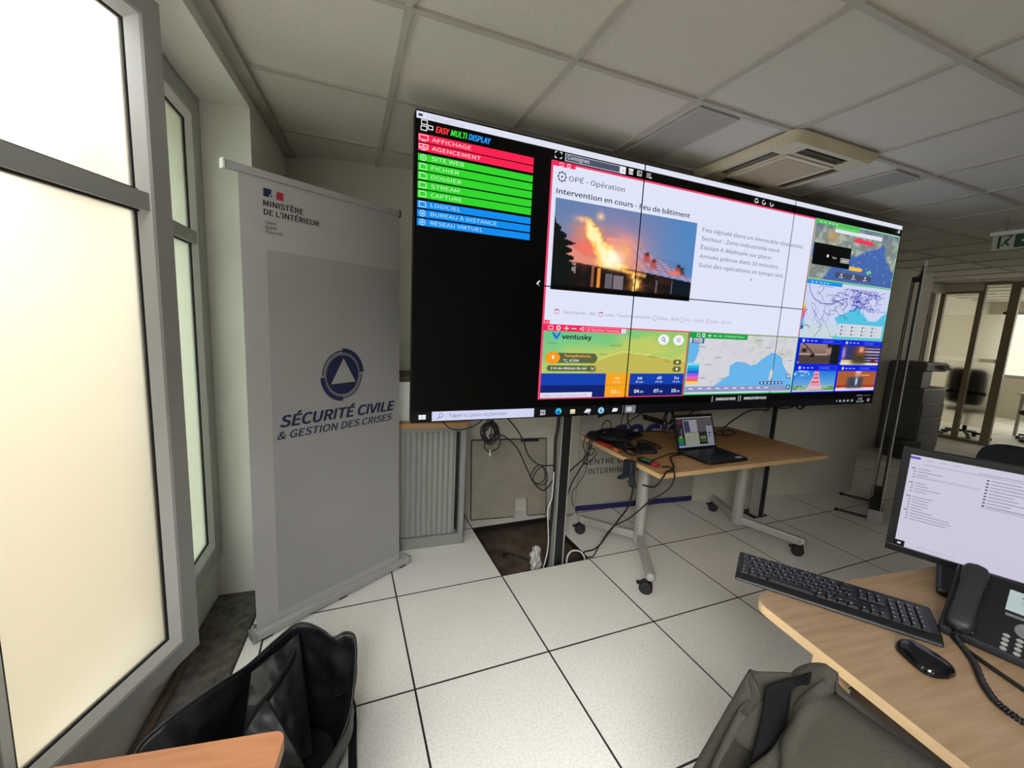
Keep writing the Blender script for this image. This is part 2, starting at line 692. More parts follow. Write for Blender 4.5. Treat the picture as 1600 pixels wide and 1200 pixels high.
# ceiling: recessed tiles and a grid of flat tee bars
CA, CO = -0.01174, (0.5532, -0.56715)
cM = Matrix.Rotation(CA, 4, 'Z')
ce = MB()
ce.box(-2.5, 15, -8.2, 4.2, H + 0.009, H + 0.03, M_ceil, cM)
for i in range(-5, 25):
    u = CO[0] + 0.6 * i
    ce.box(u - 0.012, u + 0.012, -8.2, 4.2, H - 0.001, H + 0.009, M_tbar, cM)
for j in range(-12, 8):
    v = CO[1] + 0.6 * j
    ce.box(-2.5, 15, v - 0.012, v + 0.012, H - 0.002, H + 0.009, M_tbar, cM)
    ce.box(-2.5, 15, v + 0.0125, v + 0.0155, H + 0.006, H + 0.0088, M_gasket_shadow, cM)  # thin dark strip painted in as the shadow line beside each bar
struct(ce.build('ceiling'))

# left wall with window recesses; local frame: x into the room, y along the wall away from the camera
n_, d_ = Vector((0.9964, -0.085, 0)), Vector((0.085, 0.9964, 0))
LW = Matrix(((n_.x, d_.x, 0, 0.029), (n_.y, d_.y, 0, 1.019), (0, 0, 1, 0), (0, 0, 0, 1)))
lw = MB()
for a, b in ((-0.752, 0.35), (-5.70, -4.70), (-8.6, -7.0)):
    lw.box(-0.32, 0.0, a, b, -0.04, H + 0.01, M_white, LW)
lw.prism([(-0.32, -3.40), (0.0, -3.40), (0.0, -2.46), (-0.222, -2.075), (-0.32, -2.075)], -0.04, H + 0.01, M_white, LW)
for a, b in ((-2.46, -0.752), (-4.70, -3.40), (-7.0, -5.70)):
    lw.box(-0.32, 0.0, a, b, 2.372, H + 0.01, M_white, LW)
    lw.box(-0.32, -0.222, a, b, -0.04, 0.235, M_white, LW)
struct(lw.build('wall_left'))
tr = MB()
tr.box(0.0, 0.055, -8.4, 0.0, H - 0.018, H - 0.002, mat('wall angle trim', '#a3a094', 0.6, noise=0.05), LW)
struct(tr.build('trim_1'))
M_slate = mat('worn slate', '#68645d', 0.8, noise=0.5, scale=26, bump=0.5, col2='#3d3a35')
sl = MB()
sl.box(-0.222, -0.004, -2.46, -0.752, -0.04, 0.012, M_slate, LW)
struct(sl.build('window_sill', bevel=0.012))
M_worn = mat('worn timber edge', '#6b5a45', 0.8, noise=0.4, scale=30, stretch=(1, 0.2, 1))
we = MB()
we.tube(spl([LW @ Vector(p) for p in ((-0.19, -2.2, 0.012), (-0.19, -1.75, 0.018), (-0.186, -1.5, 0.017), (-0.19, -1.3, 0.014), (-0.2, -1.15, 0.011))], 5), 0.012, M_worn, 8)
struct(we.build('trim_2'))

# back wall, its end and the corridor wall behind it
bd = Vector((0.9881, -0.1538, 0))
BWx = lambda x: 1.016 - 0.1540 * (x - 0.069)
bw = MB()
bw.prism([(-0.35, BWx(-0.35)), (5.005, BWx(5.005)), (5.005, 1.24), (-0.35, 2.0)], -0.04, H + 0.01, M_wall)
struct(bw.build('wall_back'))
cw = MB()
cw.box(5.005, 8.05, 1.235, 1.42, 0, H + 0.01, M_wall)
cw.box(7.9, 8.05, 1.42, 2.55, 0, H + 0.01, M_wall)
struct(cw.build('wall_corridor'))
ow = MB()
ow.box(7.9, 13.7, 2.5, 2.65, 0, H + 0.01, M_wall)
ow.box(13.45, 13.6, 2.3, 2.6, 0, H + 0.01, M_wall)
ow.box(13.45, 13.6, -3.4, 2.3, 0, 0.86, M_wall)
ow.box(13.45, 13.6, -3.4, 2.3, 2.25, H + 0.01, M_wall)
ow.box(13.45, 13.6, -7.1, -3.4, 0, H + 0.01, M_wall)
struct(ow.build('wall_office'))
M_taupe = mat('partition frame', '#8d8069', 0.5, noise=0.1, scale=20, stretch=(1, 1, 0.15))
pwal = MB()
pwal.box(9.33, 9.45, 1.72, 2.5, 0, 2.437, M_wall)
pwal.box(9.33, 9.45, 1.18, 1.72, 2.315, 2.437, M_wall)
pwal.box(9.33, 9.45, -7.1, 0.05, 0, H + 0.01, M_wall)
struct(pwal.build('wall_partition'))
sof = MB()
sof.box(8.05, 9.33, 1.6, 2.5, 2.30, 2.437, M_wall)
struct(sof.build('trim_3'))
rw = MB()
rw.box(-1.2, 13.6, -7.15, -7.0, 0, H + 0.01, M_wall)
struct(rw.build('wall_rear'))


# glazed partition (its frame and panes belong to the room)
win = thing('window_3', None, None)
struct(win)
pf = MB()
for a, b, t in ((1.605, 1.665, 2.32), (1.155, 1.225, 2.437), (0.80, 0.90, 2.437)):
    pf.box(9.35, 9.41, a, b, 0, t, M_taupe)
pf.box(9.32, 9.44, 1.225, 1.605, 2.285, 2.32, M_taupe)
pf.box(9.32, 9.44, 0.90, 1.155, 2.40, 2.437, M_taupe)
pf.box(9.32, 9.44, 1.225, 1.605, 0, 0.045, M_taupe)
pf.box(9.32, 9.44, 0.90, 1.155, 0, 0.045, M_taupe)
pf.box(9.32, 9.44, 0.02, 0.09, 0, 2.437, M_taupe)
pf.box(9.32, 9.44, 0.09, 0.80, 2.34, 2.437, M_taupe)
pf.build('window_frame', win, bevel=0.004)
for a, b, t in ((1.225, 1.605, 2.285), (0.90, 1.155, 2.40)):
    g = MB()
    for z0, z1, m in ((0.045, 0.25, M_clear), (0.25, 0.735, M_frost3), (0.735, 0.79, M_clear), (0.79, 1.245, M_frost3),
                      (1.245, 1.30, M_clear), (1.30, 1.965, M_frost3), (1.965, t, M_clear)):
        g.box(9.377, 9.385, a, b, z0 + 0.0005, z1 - 0.0005, m)
    g.build('glass_pane', win)
dr = MB()
M_door = mat('dark brown door', '#4c4334', 0.5, noise=0.15, scale=12, stretch=(1, 1, 0.1))
dr.box(9.285, 9.33, 1.80, 2.42, 0, 1.90, M_door)
dr.box(9.27, 9.335, 1.74, 1.80, 0, 1.95, M_taupe)
dr.box(9.27, 9.335, 1.80, 2.48, 1.90, 1.95, M_taupe)
struct(dr.build('door_1', bevel=0.004))


# the two leaves of the tall window
def leaf(name, hx, hy, ang, w, z0, z1, zm, gm, handle=False):
    root = thing(name, None, None, (hx, hy, 0), math.radians(ang))
    struct(root)
    T = chain_matrix(root)
    fr = MB()

    def loop(ins, y):
        return [(ins, y, z0 + ins), (w - ins, y, z0 + ins), (w - ins, y, z1 - ins), (ins, y, z1 - ins)]
    for sg in (1, -1):
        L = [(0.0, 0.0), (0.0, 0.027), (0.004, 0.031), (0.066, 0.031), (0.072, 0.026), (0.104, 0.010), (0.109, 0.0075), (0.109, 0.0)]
        Ms = [M_frame, M_frame, M_frame, M_frame, M_bead_lit, M_gasket_shadow, M_gasket_shadow]
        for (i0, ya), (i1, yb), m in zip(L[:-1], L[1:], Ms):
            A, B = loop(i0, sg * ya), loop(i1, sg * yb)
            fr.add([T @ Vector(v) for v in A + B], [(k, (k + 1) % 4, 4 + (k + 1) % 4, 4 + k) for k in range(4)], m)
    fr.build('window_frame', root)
    mu = MB()
    mu.box(0.070, w - 0.070, -0.024, 0.024, zm - 0.026, zm + 0.026, M_frame, T)
    mu.box(0.100, w - 0.100, -0.012, 0.012, zm - 0.032, zm + 0.032, M_gasket_shadow, T)
    mu.build('muntin', root)
    for a, b in ((z0 + 0.105, zm), (zm, z1 - 0.105)):
        g = MB()
        g.box(0.105, w - 0.105, -0.003, 0.003, a, b, gm, T)
        g.build('glass_pane', root)
    if handle:
        h = MB()
        hs = w - 0.04
        h.box(hs - 0.014, hs + 0.014, -0.043, -0.031, 1.02, 1.10, M_wht, T)
        h.tube([T @ Vector(p) for p in ((hs, -0.04, 1.06), (hs, -0.075, 1.06), (hs - 0.02, -0.082, 1.058), (hs - 0.125, -0.078, 1.055))], 0.011, M_wht, 10)
        h.build('window_handle', root, bevel=0.003)
    return root


# fixed outer frame
of = MB()
for a, b in ((-0.776, -0.752), (-2.075, -2.045)):
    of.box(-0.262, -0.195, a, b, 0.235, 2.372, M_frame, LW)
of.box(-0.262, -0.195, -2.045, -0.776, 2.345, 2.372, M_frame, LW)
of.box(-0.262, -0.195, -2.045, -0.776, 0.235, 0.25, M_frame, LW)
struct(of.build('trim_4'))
_h2 = LW @ Vector((-0.222, -0.778, 0))
leaf('window_2', _h2.x, _h2.y, -92.0, 0.60, 0.252, 2.343, 1.765, M_frost2, True)
leaf('window_1', -0.420, -0.985, 67.5, 0.640, 0.250, 2.343, 1.765, M_frost)

# ------------------------------------------------------------------ video wall
VW = thing('video_wall', 'large video wall of six joined screens on two floor posts showing a fire report', 'video wall', (2.46, 0.05, 0))
SX, SY, SZ = 0.64, -0.14, 0.98
SW_, SH_ = 3.64, 1.366
s_o = Vector((SX, SY, SZ))
s_x = Vector((math.cos(math.radians(-0.1)), math.sin(math.radians(-0.1)), 0))
M_panel = mat('screen black glass', '#020303', 0.3, noise=0.1, scale=3, spec=0.2)
M_bez = mat('screen bezel black', '#020202', 0.5, noise=0.1, scale=40, spec=0.15)
PW, PH = SW_ / 3, SH_ / 2
for r in range(2):
    for c in range(3):
        p = MB()
        x0, z0 = SX + c * PW, SZ + r * PH
        p.box(x0, x0 + PW, SY + 0.002, SY + 0.05, z0, z0 + PH, M_bez)
        p.box(x0 + 0.12, x0 + PW - 0.12, SY + 0.05, SY + 0.095, z0 + 0.1, z0 + PH - 0.1, M_black)
        o = p.build('display_panel', VW)
        g = MB()
        b = 0.0026
        g.box(x0 + b, x0 + PW - b, SY - 0.0005, SY + 0.0035, z0 + b, z0 + PH - b, M_panel)
        for xa, xb, za, zb in ((x0, x0 + b, z0, z0 + PH), (x0 + PW - b, x0 + PW, z0, z0 + PH), (x0 + b, x0 + PW - b, z0, z0 + b), (x0 + b, x0 + PW - b, z0 + PH - b, z0 + PH)):
            g.box(xa, xb, SY - 0.006, SY + 0.003, za, zb, M_bez)
        g.build('screen_glass', o)
for x0, y0, zb in ((1.547, 0.022, -0.125), (3.468, 0.10, 0.0)):
    p = MB()
    p.box(x0, x0 + 0.072, y0 + 0.004, y0 + 0.075, zb, 2.30, M_silver)
    p.box(x0 + 0.008, x0 + 0.063, y0 - 0.001, y0 + 0.01, zb, 2.298, M_black)
    p.box(x0, x0 + 0.006, y0 - 0.003, y0 + 0.006, zb, 2.298, M_silver)
    p.box(x0 + 0.065, x0 + 0.072, y0 - 0.003, y0 + 0.006, zb, 2.298, M_silver)
    o = p.build('post', VW)
    q = MB()
    q.box(x0 - 0.04, x0 + 0.11, y0 - 0.005, y0 + 0.14, zb, zb + 0.008, M_black)
    q.build('base_plate', o)
    a = MB()
    a.box(x0 - 0.10, x0 + 0.17, SY + 0.096, y0 + 0.0, 0.985, 1.035, M_black)
    a.box(x0 - 0.10, x0 + 0.17, SY + 0.096, y0 + 0.0, 2.12, 2.17, M_black)
    a.build('mounting_bracket', o)
rl = MB()
for z in (1.15, 2.0):
    rl.box(SX + 0.25, SX + SW_ - 0.25, SY + 0.096, SY + 0.135, z - 0.025, z + 0.025, M_black)
rl.build('cross_rail', VW)
cp = MB()
cp.lathe([(0.10, 0), (0.10, 0.03), (0.085, 0.06), (0.05, 0.083), (0.012, 0.09)], M_black, 24, Matrix.Translation((1.60, 0.045, 2.30)))
cp.build('post_cap', VW)
fl_ = MB()
fl_.prism([(1.70, 0.955), (1.78, 0.978), (1.70, 0.98)], 0, 0.004, M_black, Matrix(((1, 0, 0, 0), (0, 0, 1, SY + 0.02), (0, 1, 0, 0), (0, 0, 0, 1))))
fl_.build('corner_flap', VW)

BK, WH = '#0b0c10', '#e6e9f6'


def scr(layer=0):
    return Flat(s_o, s_x, (0, 0, 1), 0.0003, 0.0007 + 0.0003 * layer)


def put(f, name, label=None):
    o = f.build(name, VW)
    if label:
        o['label'] = label
    return o


# title bar and task bar
f = scr()
f.rect(0.004, 1.334, 3.636, 1.362, glow('#dfe2f2'), 1)
f.rect(0.012, 1.343, 0.030, 1.353, glow('#33363c'), 2)
f.text('EMDDragNDrop', 0.050, 0.215, 1.340, 0.014, glow('#b9bccd'), 2)
put(f, 'title_bar', 'pale window title bar across the top of the screens')
f = scr()
f.rect(0.004, 0.004, 3.636, 0.052, glow('#07080c'), 1)
f.rect(0.098, 0.004, 0.638, 0.050, glow('#cfd3f0'), 2)
f.arc(0.142, 0.031, 0.0085, 0.0105, 0, 360, glow('#4a4c60'), 3)
f.line([(0.136, 0.023), (0.124, 0.013)], 0.003, glow('#4a4c60'), 3)
f.text('Taper ici pour rechercher', 0.180, 0.485, 0.020, 0.017, glow('#6f7388'), 3)
for i in range(2):
    for j in range(2):
        f.rect(0.035 + i * 0.0175, 0.014 + j * 0.0115, 0.051 + i * 0.0175, 0.0245 + j * 0.0115, glow('#f4f6f8'), 2)
wht = glow('#f0f2f4')
f.frame(0.677, 0.018, 0.694, 0.033, 0.003, wht, 2)
f.rect(0.674, 0.012, 0.697, 0.015, wht, 2)
f.rect(0.674, 0.036, 0.697, 0.039, wht, 2)
f.rect(0.700, 0.012, 0.704, 0.039, wht, 2)
f.disc(0.783, 0.027, 0.019, glow('#1486d8'), 2, ry=0.016)
f.arc(0.785, 0.028, 0.008, 0.0185, 10, 170, glow('#2fc8d8'), 3)
f.arc(0.785, 0.027, 0.009, 0.017, -30, 20, glow('#5fe08a'), 3)
f.disc(0.786, 0.024, 0.006, glow('#0b3c78'), 4)
f.rect(0.858, 0.013, 0.888, 0.037, glow('#f3e9b4'), 2)
f.rect(0.861, 0.018, 0.885, 0.023, glow('#8a8f96'), 3)
f.poly([(0.945, 0.016), (0.965, 0.014), (0.99, 0.022), (0.988, 0.036), (0.962, 0.037)], glow('#d8dce6'), 2)
f.rect(0.974, 0.006, 0.984, 0.016, glow('#9aa0aa'), 2)
f.disc(1.058, 0.025, 0.020, glow('#9fd4f0'), 2, ry=0.018)
f.disc(1.058, 0.022, 0.008, glow('#2f7fc4'), 3)
f.poly([(1.051, 0.025), (1.065, 0.025), (1.058, 0.038)], glow('#2f7fc4'), 3)
f.poly([(1.132, 0.014), (1.168, 0.016), (1.172, 0.034), (1.14, 0.036)], glow('#e6e8ec'), 2)
f.rect(1.205, 0.004, 1.216, 0.049, glow('#6a6d75'), 2)
f.rect(1.222, 0.004, 1.298, 0.049, glow('#74777f'), 2)
f.frame(1.236, 0.015, 1.268, 0.037, 0.004, wht, 3)
f.text('co', 1.244, 1.262, 0.021, 0.011, wht, 3, bold=0.02)
f.poly([(3.172, 0.024), (3.190, 0.024), (3.181, 0.034)], glow('#c8cbd2'), 2)
for x in (3.221, 3.268, 3.316, 3.369):
    f.rect(x - 0.013, 0.020, x + 0.013, 0.035, glow('#9a9da6'), 2)
f.text('14:28', 3.445, 3.497, 0.034, 0.013, glow('#d8dae0'), 2)
f.text('22/11/2024', 3.425, 3.52, 0.012, 0.013, glow('#c8cad0'), 2)
f.frame(3.565, 0.018, 3.592, 0.037, 0.003, wht, 2)
f.text('CONTROL', 3.42, 3.50, 0.060, 0.011, glow('#a8abb4'), 2)
f.text('session 17', 3.515, 3.60, 0.060, 0.010, glow('#7c8088'), 2)
put(f, 'task_bar', 'dark task bar with search field and small icons')

# menu column
f = scr()
f.frame(0.024, 1.312, 0.052, 1.332, 0.0035, wht, 1)
f.frame(0.022, 1.288, 0.050, 1.308, 0.0035, wht, 1)
f.frame(0.052, 1.296, 0.076, 1.314, 0.0035, wht, 2)
f.text('EASY', 0.088, 0.147, 1.292, 0.024, glow('#ff3b3b'), 1, shear=0.25, bold=0.02)
f.text('MULTI', 0.154, 0.229, 1.292, 0.024, glow('#3fe03a'), 1, shear=0.25, bold=0.02)
f.text('DISPLAY', 0.236, 0.340, 1.292, 0.024, glow('#2b9bff'), 1, shear=0.25, bold=0.02)
RED, GRN, BLU = glow('#fb1f4f'), glow('#2fd42a'), glow('#0a8df0')
bars = [('AFFICHAGE', 1.2405, 1.2765, 0.012, 0.248, RED), ('AGENCEMENT', 1.2050, 1.2385, 0.012, 0.295, RED),
        ('SITE WEB', 1.1635, 1.1955, 0.013, 0.218, GRN), ('FICHIER', 1.1250, 1.1595, 0.014, 0.196, GRN),
        ('DOSSIER', 1.0875, 1.1225, 0.014, 0.208, GRN), ('STREAM', 1.0490, 1.0835, 0.015, 0.200, GRN),
        ('CAPTURE', 1.0115, 1.0465, 0.016, 0.213, GRN), ('LOGICIEL', 0.9695, 1.0020, 0.017, 0.208, BLU),
        ('BUREAU À DISTANCE', 0.9315, 0.9650, 0.017, 0.386, BLU), ('RÉSEAU VIRTUEL', 0.8940, 0.9270, 0.018, 0.318, BLU)]
for i, (tx, y0, y1, x0, tx1, m) in enumerate(bars):
    f.rect(0.013, y0 + 0.0012, 0.560, y1 - 0.0012, m, 1)
    f.text(tx, 0.072, tx1, y0 + 0.010, 0.0155, glow('#f6dfe6') if m is RED else (glow('#c9f7c6') if m is GRN else glow('#b9e6ff')), 2)
    ic = glow('#ffd9e2') if m is RED else (glow('#bdf5bb') if m is GRN else glow('#bfe6ff'))
    cx, cy = 0.036, (y0 + y1) / 2
    k = i
    if k in (0, 1):
        f.frame(cx - 0.020, cy - 0.008, cx + 0.020, cy + 0.013, 0.003, ic, 2)
        f.rect(cx - 0.009, cy - 0.013, cx + 0.009, cy - 0.010, ic, 2)
        if k:
            f.rect(cx - 0.017, cy - 0.001, cx + 0.017, cy + 0.002, ic, 2)
            f.rect(cx - 0.002, cy, cx + 0.002, cy + 0.011, ic, 2)
    elif k in (2, 8, 9):
        f.arc(cx, cy, 0.0105, 0.0135, 0, 360, ic, 2)
        f.rect(cx - 0.001, cy - 0.012, cx + 0.001, cy + 0.012, ic, 2) if k == 2 else f.disc(cx, cy, 0.005, ic, 2)
        f.rect(cx - 0.012, cy - 0.001, cx + 0.012, cy + 0.001, ic, 2) if k == 2 else None
    else:
        f.poly([(cx - 0.016, cy - 0.012), (cx + 0.016, cy - 0.012), (cx + 0.016, cy + 0.006), (cx + 0.008, cy + 0.013), (cx - 0.016, cy + 0.013)], ic, 2)
        f.poly([(cx - 0.0125, cy - 0.009), (cx + 0.0125, cy - 0.009), (cx + 0.0125, cy + 0.004), (cx + 0.006, cy + 0.0095), (cx - 0.0125, cy + 0.0095)], m, 3)
f.line([(0.628, 0.705), (0.614, 0.693), (0.628, 0.681)], 0.006, wht, 1)
put(f, 'menu_column', 'black menu column with red, green and blue buttons')

# tool row above the report
f = scr()
for sx in (-1, 1):
    for sy in (-1, 1):
        cx, cy = 0.691 + sx * 0.018, 1.313 + sy * 0.014
        f.rect(min(cx, cx - sx * 0.011), cy - 0.0018, max(cx, cx - sx * 0.011), cy + 0.0018, wht, 1)
        f.rect(cx - 0.0018, min(cy, cy - sy * 0.009), cx + 0.0018, max(cy, cy - sy * 0.009), wht, 1)
f.rect(0.728, 1.292, 1.058, 1.328, glow('#c9ccd6'), 1)
f.rect(0.732, 1.295, 1.052, 1.325, glow('#4d5368'), 2)
f.rect(1.056, 1.292, 1.092, 1.328, glow('#e8ecf4'), 2)
f.disc(1.075, 1.308, 0.004, glow('#888c99'), 3)
f.text('Consignes', 0.742, 0.868, 1.304, 0.018, glow('#eceef5'), 3)
f.frame(1.112, 1.298, 1.138, 1.322, 0.004, wht, 1)
f.rect(1.108, 1.322, 1.142, 1.326, wht, 1)
f.rect(1.121, 1.302, 1.129, 1.318, wht, 1)
f.frame(1.166, 1.300, 1.196, 1.326, 0.003, wht, 1)
for r in (0.008, 0.015, 0.022):
    f.arc(1.167, 1.300, r - 0.002, r, 0, 90, wht, 2)
for k in range(3):
    f.rect(1.228, 1.302 + k * 0.009, 1.258 - (2 - k) * 0.004, 1.305 + k * 0.009, wht, 1)
f.poly([(1.252, 1.298), (1.266, 1.303), (1.252, 1.309)], wht, 1)
for k, x in enumerate((2.071, 2.137, 2.207)):
    f.arc(x, 1.309, 0.010, 0.0145, 20 + 60 * k, 320, wht, 1)
    f.poly([(x + 0.004, 1.300), (x + 0.020, 1.300), (x + 0.013, 1.312)], wht, 1)
f.disc(3.603, 1.316, 0.013, glow('#d3d5da'), 1)
f.disc(3.603, 1.316, 0.006, glow('#8c8f95'), 2)
put(f, 'tool_row')

# fire report window
PINK = glow('#f2436f')
f = scr()
f.rect(0.655, 0.488, 2.642, 1.286, PINK, 1)
f.rect(0.666, 0.494, 2.636, 1.276, glow('#dfe4f8'), 2)
f.rect(0.655, 1.262, 0.79, 1.284, glow('#f2275a'), 3)
f.frame(0.700, 1.264, 0.722, 1.280, 0.0025, glow('#ffd0da'), 4)
f.arc(0.752, 1.272, 0.006, 0.010, 0, 360, glow('#ffe0e6'), 4)
INK, INK2 = glow('#23252e'), glow('#5a5d6c')
f.arc(0.718, 1.217, 0.018, 0.0215, 0, 360, INK, 3)
for k in range(8):
    f.arc(0.718, 1.217, 0.0205, 0.0255, k * 45 - 11, k * 45 + 11, INK, 3, 4)
f.disc(0.718, 1.217, 0.005, INK, 3)
f.text('OPÉ - Opération', 0.757, 1.095, 1.204, 0.0235, INK, 3)
f.text('Intervention en cours - Feu de bâtiment', 0.692, 1.556, 1.136, 0.024, INK, 3, bold=0.012)
for tx, x1, y in (('Feu signalé dans un immeuble résidentiel.', 2.566, 1.076), ('Secteur : Zone industrielle nord', 2.328, 1.027),
                  ('Équipe A déployée sur place.', 2.272, 0.977), ('Arrivée prévue dans 10 minutes.', 2.346, 0.926), ('Suivi des opérations en temps réel.', 2.406, 0.875)):
    f.text(tx, 1.664, x1, y, 0.0225, INK2, 3)
f.poly([(2.105, 0.828), (2.105, 0.850), (2.120, 0.834)], glow('#9a9cab'), 3)
GR = glow('#9799ae')
f.frame(0.722, 0.548, 0.748, 0.572, 0.003, glow('#c47f8f'), 3)
f.rect(0.722, 0.566, 0.748, 0.572, glow('#c9505f'), 4)
f.text('Semaine : 48 |', 0.772, 0.985, 0.552, 0.016, GR, 3)
f.frame(0.995, 0.548, 1.020, 0.572, 0.003, glow('#c47f8f'), 3)
f.rect(0.995, 0.566, 1.020, 0.572, glow('#c9505f'), 4)
f.text('Jour : Toute la semaine |', 1.032, 1.352, 0.552, 0.016, GR, 3)
f.arc(1.380, 0.558, 0.012, 0.015, 0, 360, GR, 3)
f.text('Début : 00:00', 1.402, 1.556, 0.551, 0.016, GR, 3)
f.arc(1.585, 0.558, 0.012, 0.015, 0, 360, GR, 3)
f.text('Fin : 23:59 |', 1.610, 1.752, 0.551, 0.016, GR, 3)
f.frame(1.775, 0.548, 1.795, 0.572, 0.003, glow('#c4938f'), 3)
f.text('Date : 30 nov', 1.812, 1.99, 0.551, 0.016, GR, 3)
f.text('1.1', 0.663, 0.690, 0.498, 0.012, wht, 4)
f.rect(0.655, 0.494, 0.698, 0.514, PINK, 3)


def fire(u, v):
    # evening sky, burning low house seen from the front, dark fir on the left
    n = vnoise(u * 9, v * 6, 3)
    n2 = vnoise(u * 22, v * 14, 5)
    n3 = vnoise(u * 48, v * 26, 6)
    c = np.stack([0.38 + 0.10 * (1 - v), 0.50 + 0.06 * (1 - v), 0.70 - 0.02 * v], -1)
    c = mixc(c, sstep(u, 0.5, 0.95) * 0.8, (0.30, 0.53, 0.78))
    smoke = np.exp(-((u - 0.45) / 0.28) ** 2 - ((v - 0.62) / 0.35) ** 2) * (0.5 + n)
    c = mixc(c, smoke * 0.8, (0.62, 0.52, 0.66))
    c = mixc(c, np.exp(-((u - 0.22) / 0.13) ** 2 - ((v - 0.50) / 0.15) ** 2) * (0.6 + n), (0.92, 0.42, 0.40))
    c = mixc(c, np.exp(-((u - 0.50) / 0.10) ** 2 - ((v - 0.60) / 0.12) ** 2) * (0.5 + n), (0.92, 0.60, 0.55))
    # big roof falling to the right, front edge
    ridge = 0.66 - 0.72 * np.clip(u - 0.48, 0, 1)
    eave = 0.36 - 0.17 * (u - 0.36)
    roof = (v < ridge) & (v > eave) & (u > 0.34)
    seam = 0.5 + 0.5 * np.sin(u * 95 + v * 60)
    c = mixc(c, roof * 1.0, (0.66, 0.58, 0.72))
    c = mixc(c, roof * sstep(seam, 0.6, 0.9) * 0.45, (0.42, 0.40, 0.54))
    c = mixc(c, roof * sstep(0.66 - u, 0, 0.22) * 0.85, (0.95, 0.62, 0.55))
    lroof = (v < 0.52 - 1.1 * np.abs(u - 0.10)) & (v > 0.34 - 0.25 * (u - 0.1)) & (u > 0.05) & (u < 0.36)
    lroof = lroof | ((v > 0.34 - 0.28 * (u - 0.1)) & (v < 0.46 - 0.42 * (u - 0.1)) & (u > 0.08) & (u < 0.34))
    c = mixc(c, lroof * 1.0, (0.84, 0.56, 0.54))
    wall_ = v < np.where(u < 0.36, 0.345 - 0.12 * (u - 0.02), eave - 0.01)
    c = mixc(c, wall_ * 1.0, (0.10, 0.07, 0.065))
    c = mixc(c, wall_ * sstep(n2, 0.45, 0.7) * 0.7, (0.24, 0.15, 0.12))
    c = mixc(c, (wall_ & (u > 0.84)) * 1.0, (0.05, 0.10, 0.14))
    for a, b, lo, hi, col in ((0.125, 0.150, 0.20, 0.32, (0.60, 0.55, 0.55)), (0.255, 0.272, 0.04, 0.31, (0.62, 0.38, 0.26)),
                              (0.295, 0.318, 0.06, 0.29, (1.0, 0.62, 0.22)), (0.35, 0.40, 0.07, 0.24, (0.42, 0.40, 0.45)), (0.41, 0.48, 0.07, 0.23, (0.52, 0.48, 0.52)),
                              (0.72, 0.73, 0.03, 0.22, (0.45, 0.38, 0.42)), (0.84, 0.85, 0.03, 0.24, (0.4, 0.36, 0.42))):
        c = mixc(c, ((u > a) & (u < b) & (v > lo) & (v < hi)) * 0.9, col)
    # flames: a ragged column leaning left as it rises
    vv = np.clip((v - 0.30) / 0.55, 0, 1)
    cx = 0.40 - 0.20 * vv + 0.10 * (n - 0.5) * vv + 0.05 * (n2 - 0.5)
    wd = (0.115 - 0.085 * vv ** 0.8) * (0.55 + 0.9 * n2)
    fl = np.exp(-(np.abs(u - cx) / (wd + 1e-3)) ** 2.4) * sstep(v, 0.27, 0.34) * (1 - sstep(v, 0.74, 0.93))
    fl = fl * (0.75 + 0.7 * (n3 - 0.4))
    halo = np.exp(-((u - cx) / (wd * 2.2 + 0.02)) ** 2) * sstep(v, 0.27, 0.36) * (1 - sstep(v, 0.70, 0.90))
    side = np.exp(-((u - 0.47) / 0.05) ** 2 - ((v - 0.52) / 0.09) ** 2) * (0.3 + 1.3 * n2)
    low = np.exp(-((u - (0.53 + 0.06 * n)) / 0.045) ** 2 - ((v - 0.17) / 0.13) ** 2) * (0.2 + 1.6 * n3)
    edge = np.exp(-((v - (0.33 - 0.20 * (u - 0.30))) / 0.022) ** 2) * ((u > 0.30) & (u < 0.64)) * (0.5 + n3)
    c = mixc(c, np.clip(halo * (0.4 + n2), 0, 1) * 0.75, (0.98, 0.55, 0.38))
    c = mixc(c, np.clip(side, 0, 1) * 0.9, (0.98, 0.66, 0.40))
    c = mixc(c, np.clip(low, 0, 1), (1.0, 0.62, 0.26))
    c = mixc(c, np.clip(edge, 0, 1), (1.0, 0.70, 0.36))
    c = mixc(c, sstep(fl, 0.22, 0.5), (1.0, 0.80, 0.38))
    c = mixc(c, sstep(fl, 0.45, 0.80), (1.0, 0.96, 0.72))
    c = mixc(c, np.exp(-((u - 0.40) / 0.07) ** 2 - ((v - 0.42) / 0.10) ** 2) * 0.9, (1.0, 1.0, 0.93))
    c = mixc(c, sstep(low, 0.5, 1.0), (1.0, 0.92, 0.55))
    # loose tongues of flame
    c = mixc(c, np.clip(np.exp(-((u - 0.29) / 0.022) ** 2 - ((v - 0.88) / 0.05) ** 2) * 2 * n3, 0, 1), (1.0, 0.80, 0.62))
    c = mixc(c, np.clip(np.exp(-((u - 0.17) / 0.045) ** 2 - ((v - 0.81) / 0.03) ** 2) * 2 * n3, 0, 1), (1.0, 0.72, 0.58))
    # fire crew on the roof
    for px, py, s in ((0.635, 0.475, 0.026), (0.69, 0.405, 0.026), (0.885, 0.375, 0.026), (0.915, 0.365, 0.02)):
        red = (0.74, 0.30, 0.26) if px < 0.9 else (0.20, 0.18, 0.2)
        c = mixc(c, np.clip(np.exp(-((u - px - 0.02 * (n3 - 0.5)) / s) ** 4 - ((v - py) / (s * 2.0)) ** 4) * (0.5 + n3), 0, 1), red)
        c = mixc(c, np.exp(-((u - px) / (s * 0.55)) ** 4 - ((v - py - s * 2.0) / (s * 0.9)) ** 4), (0.34, 0.18, 0.16) if px < 0.8 else (0.12, 0.12, 0.14))
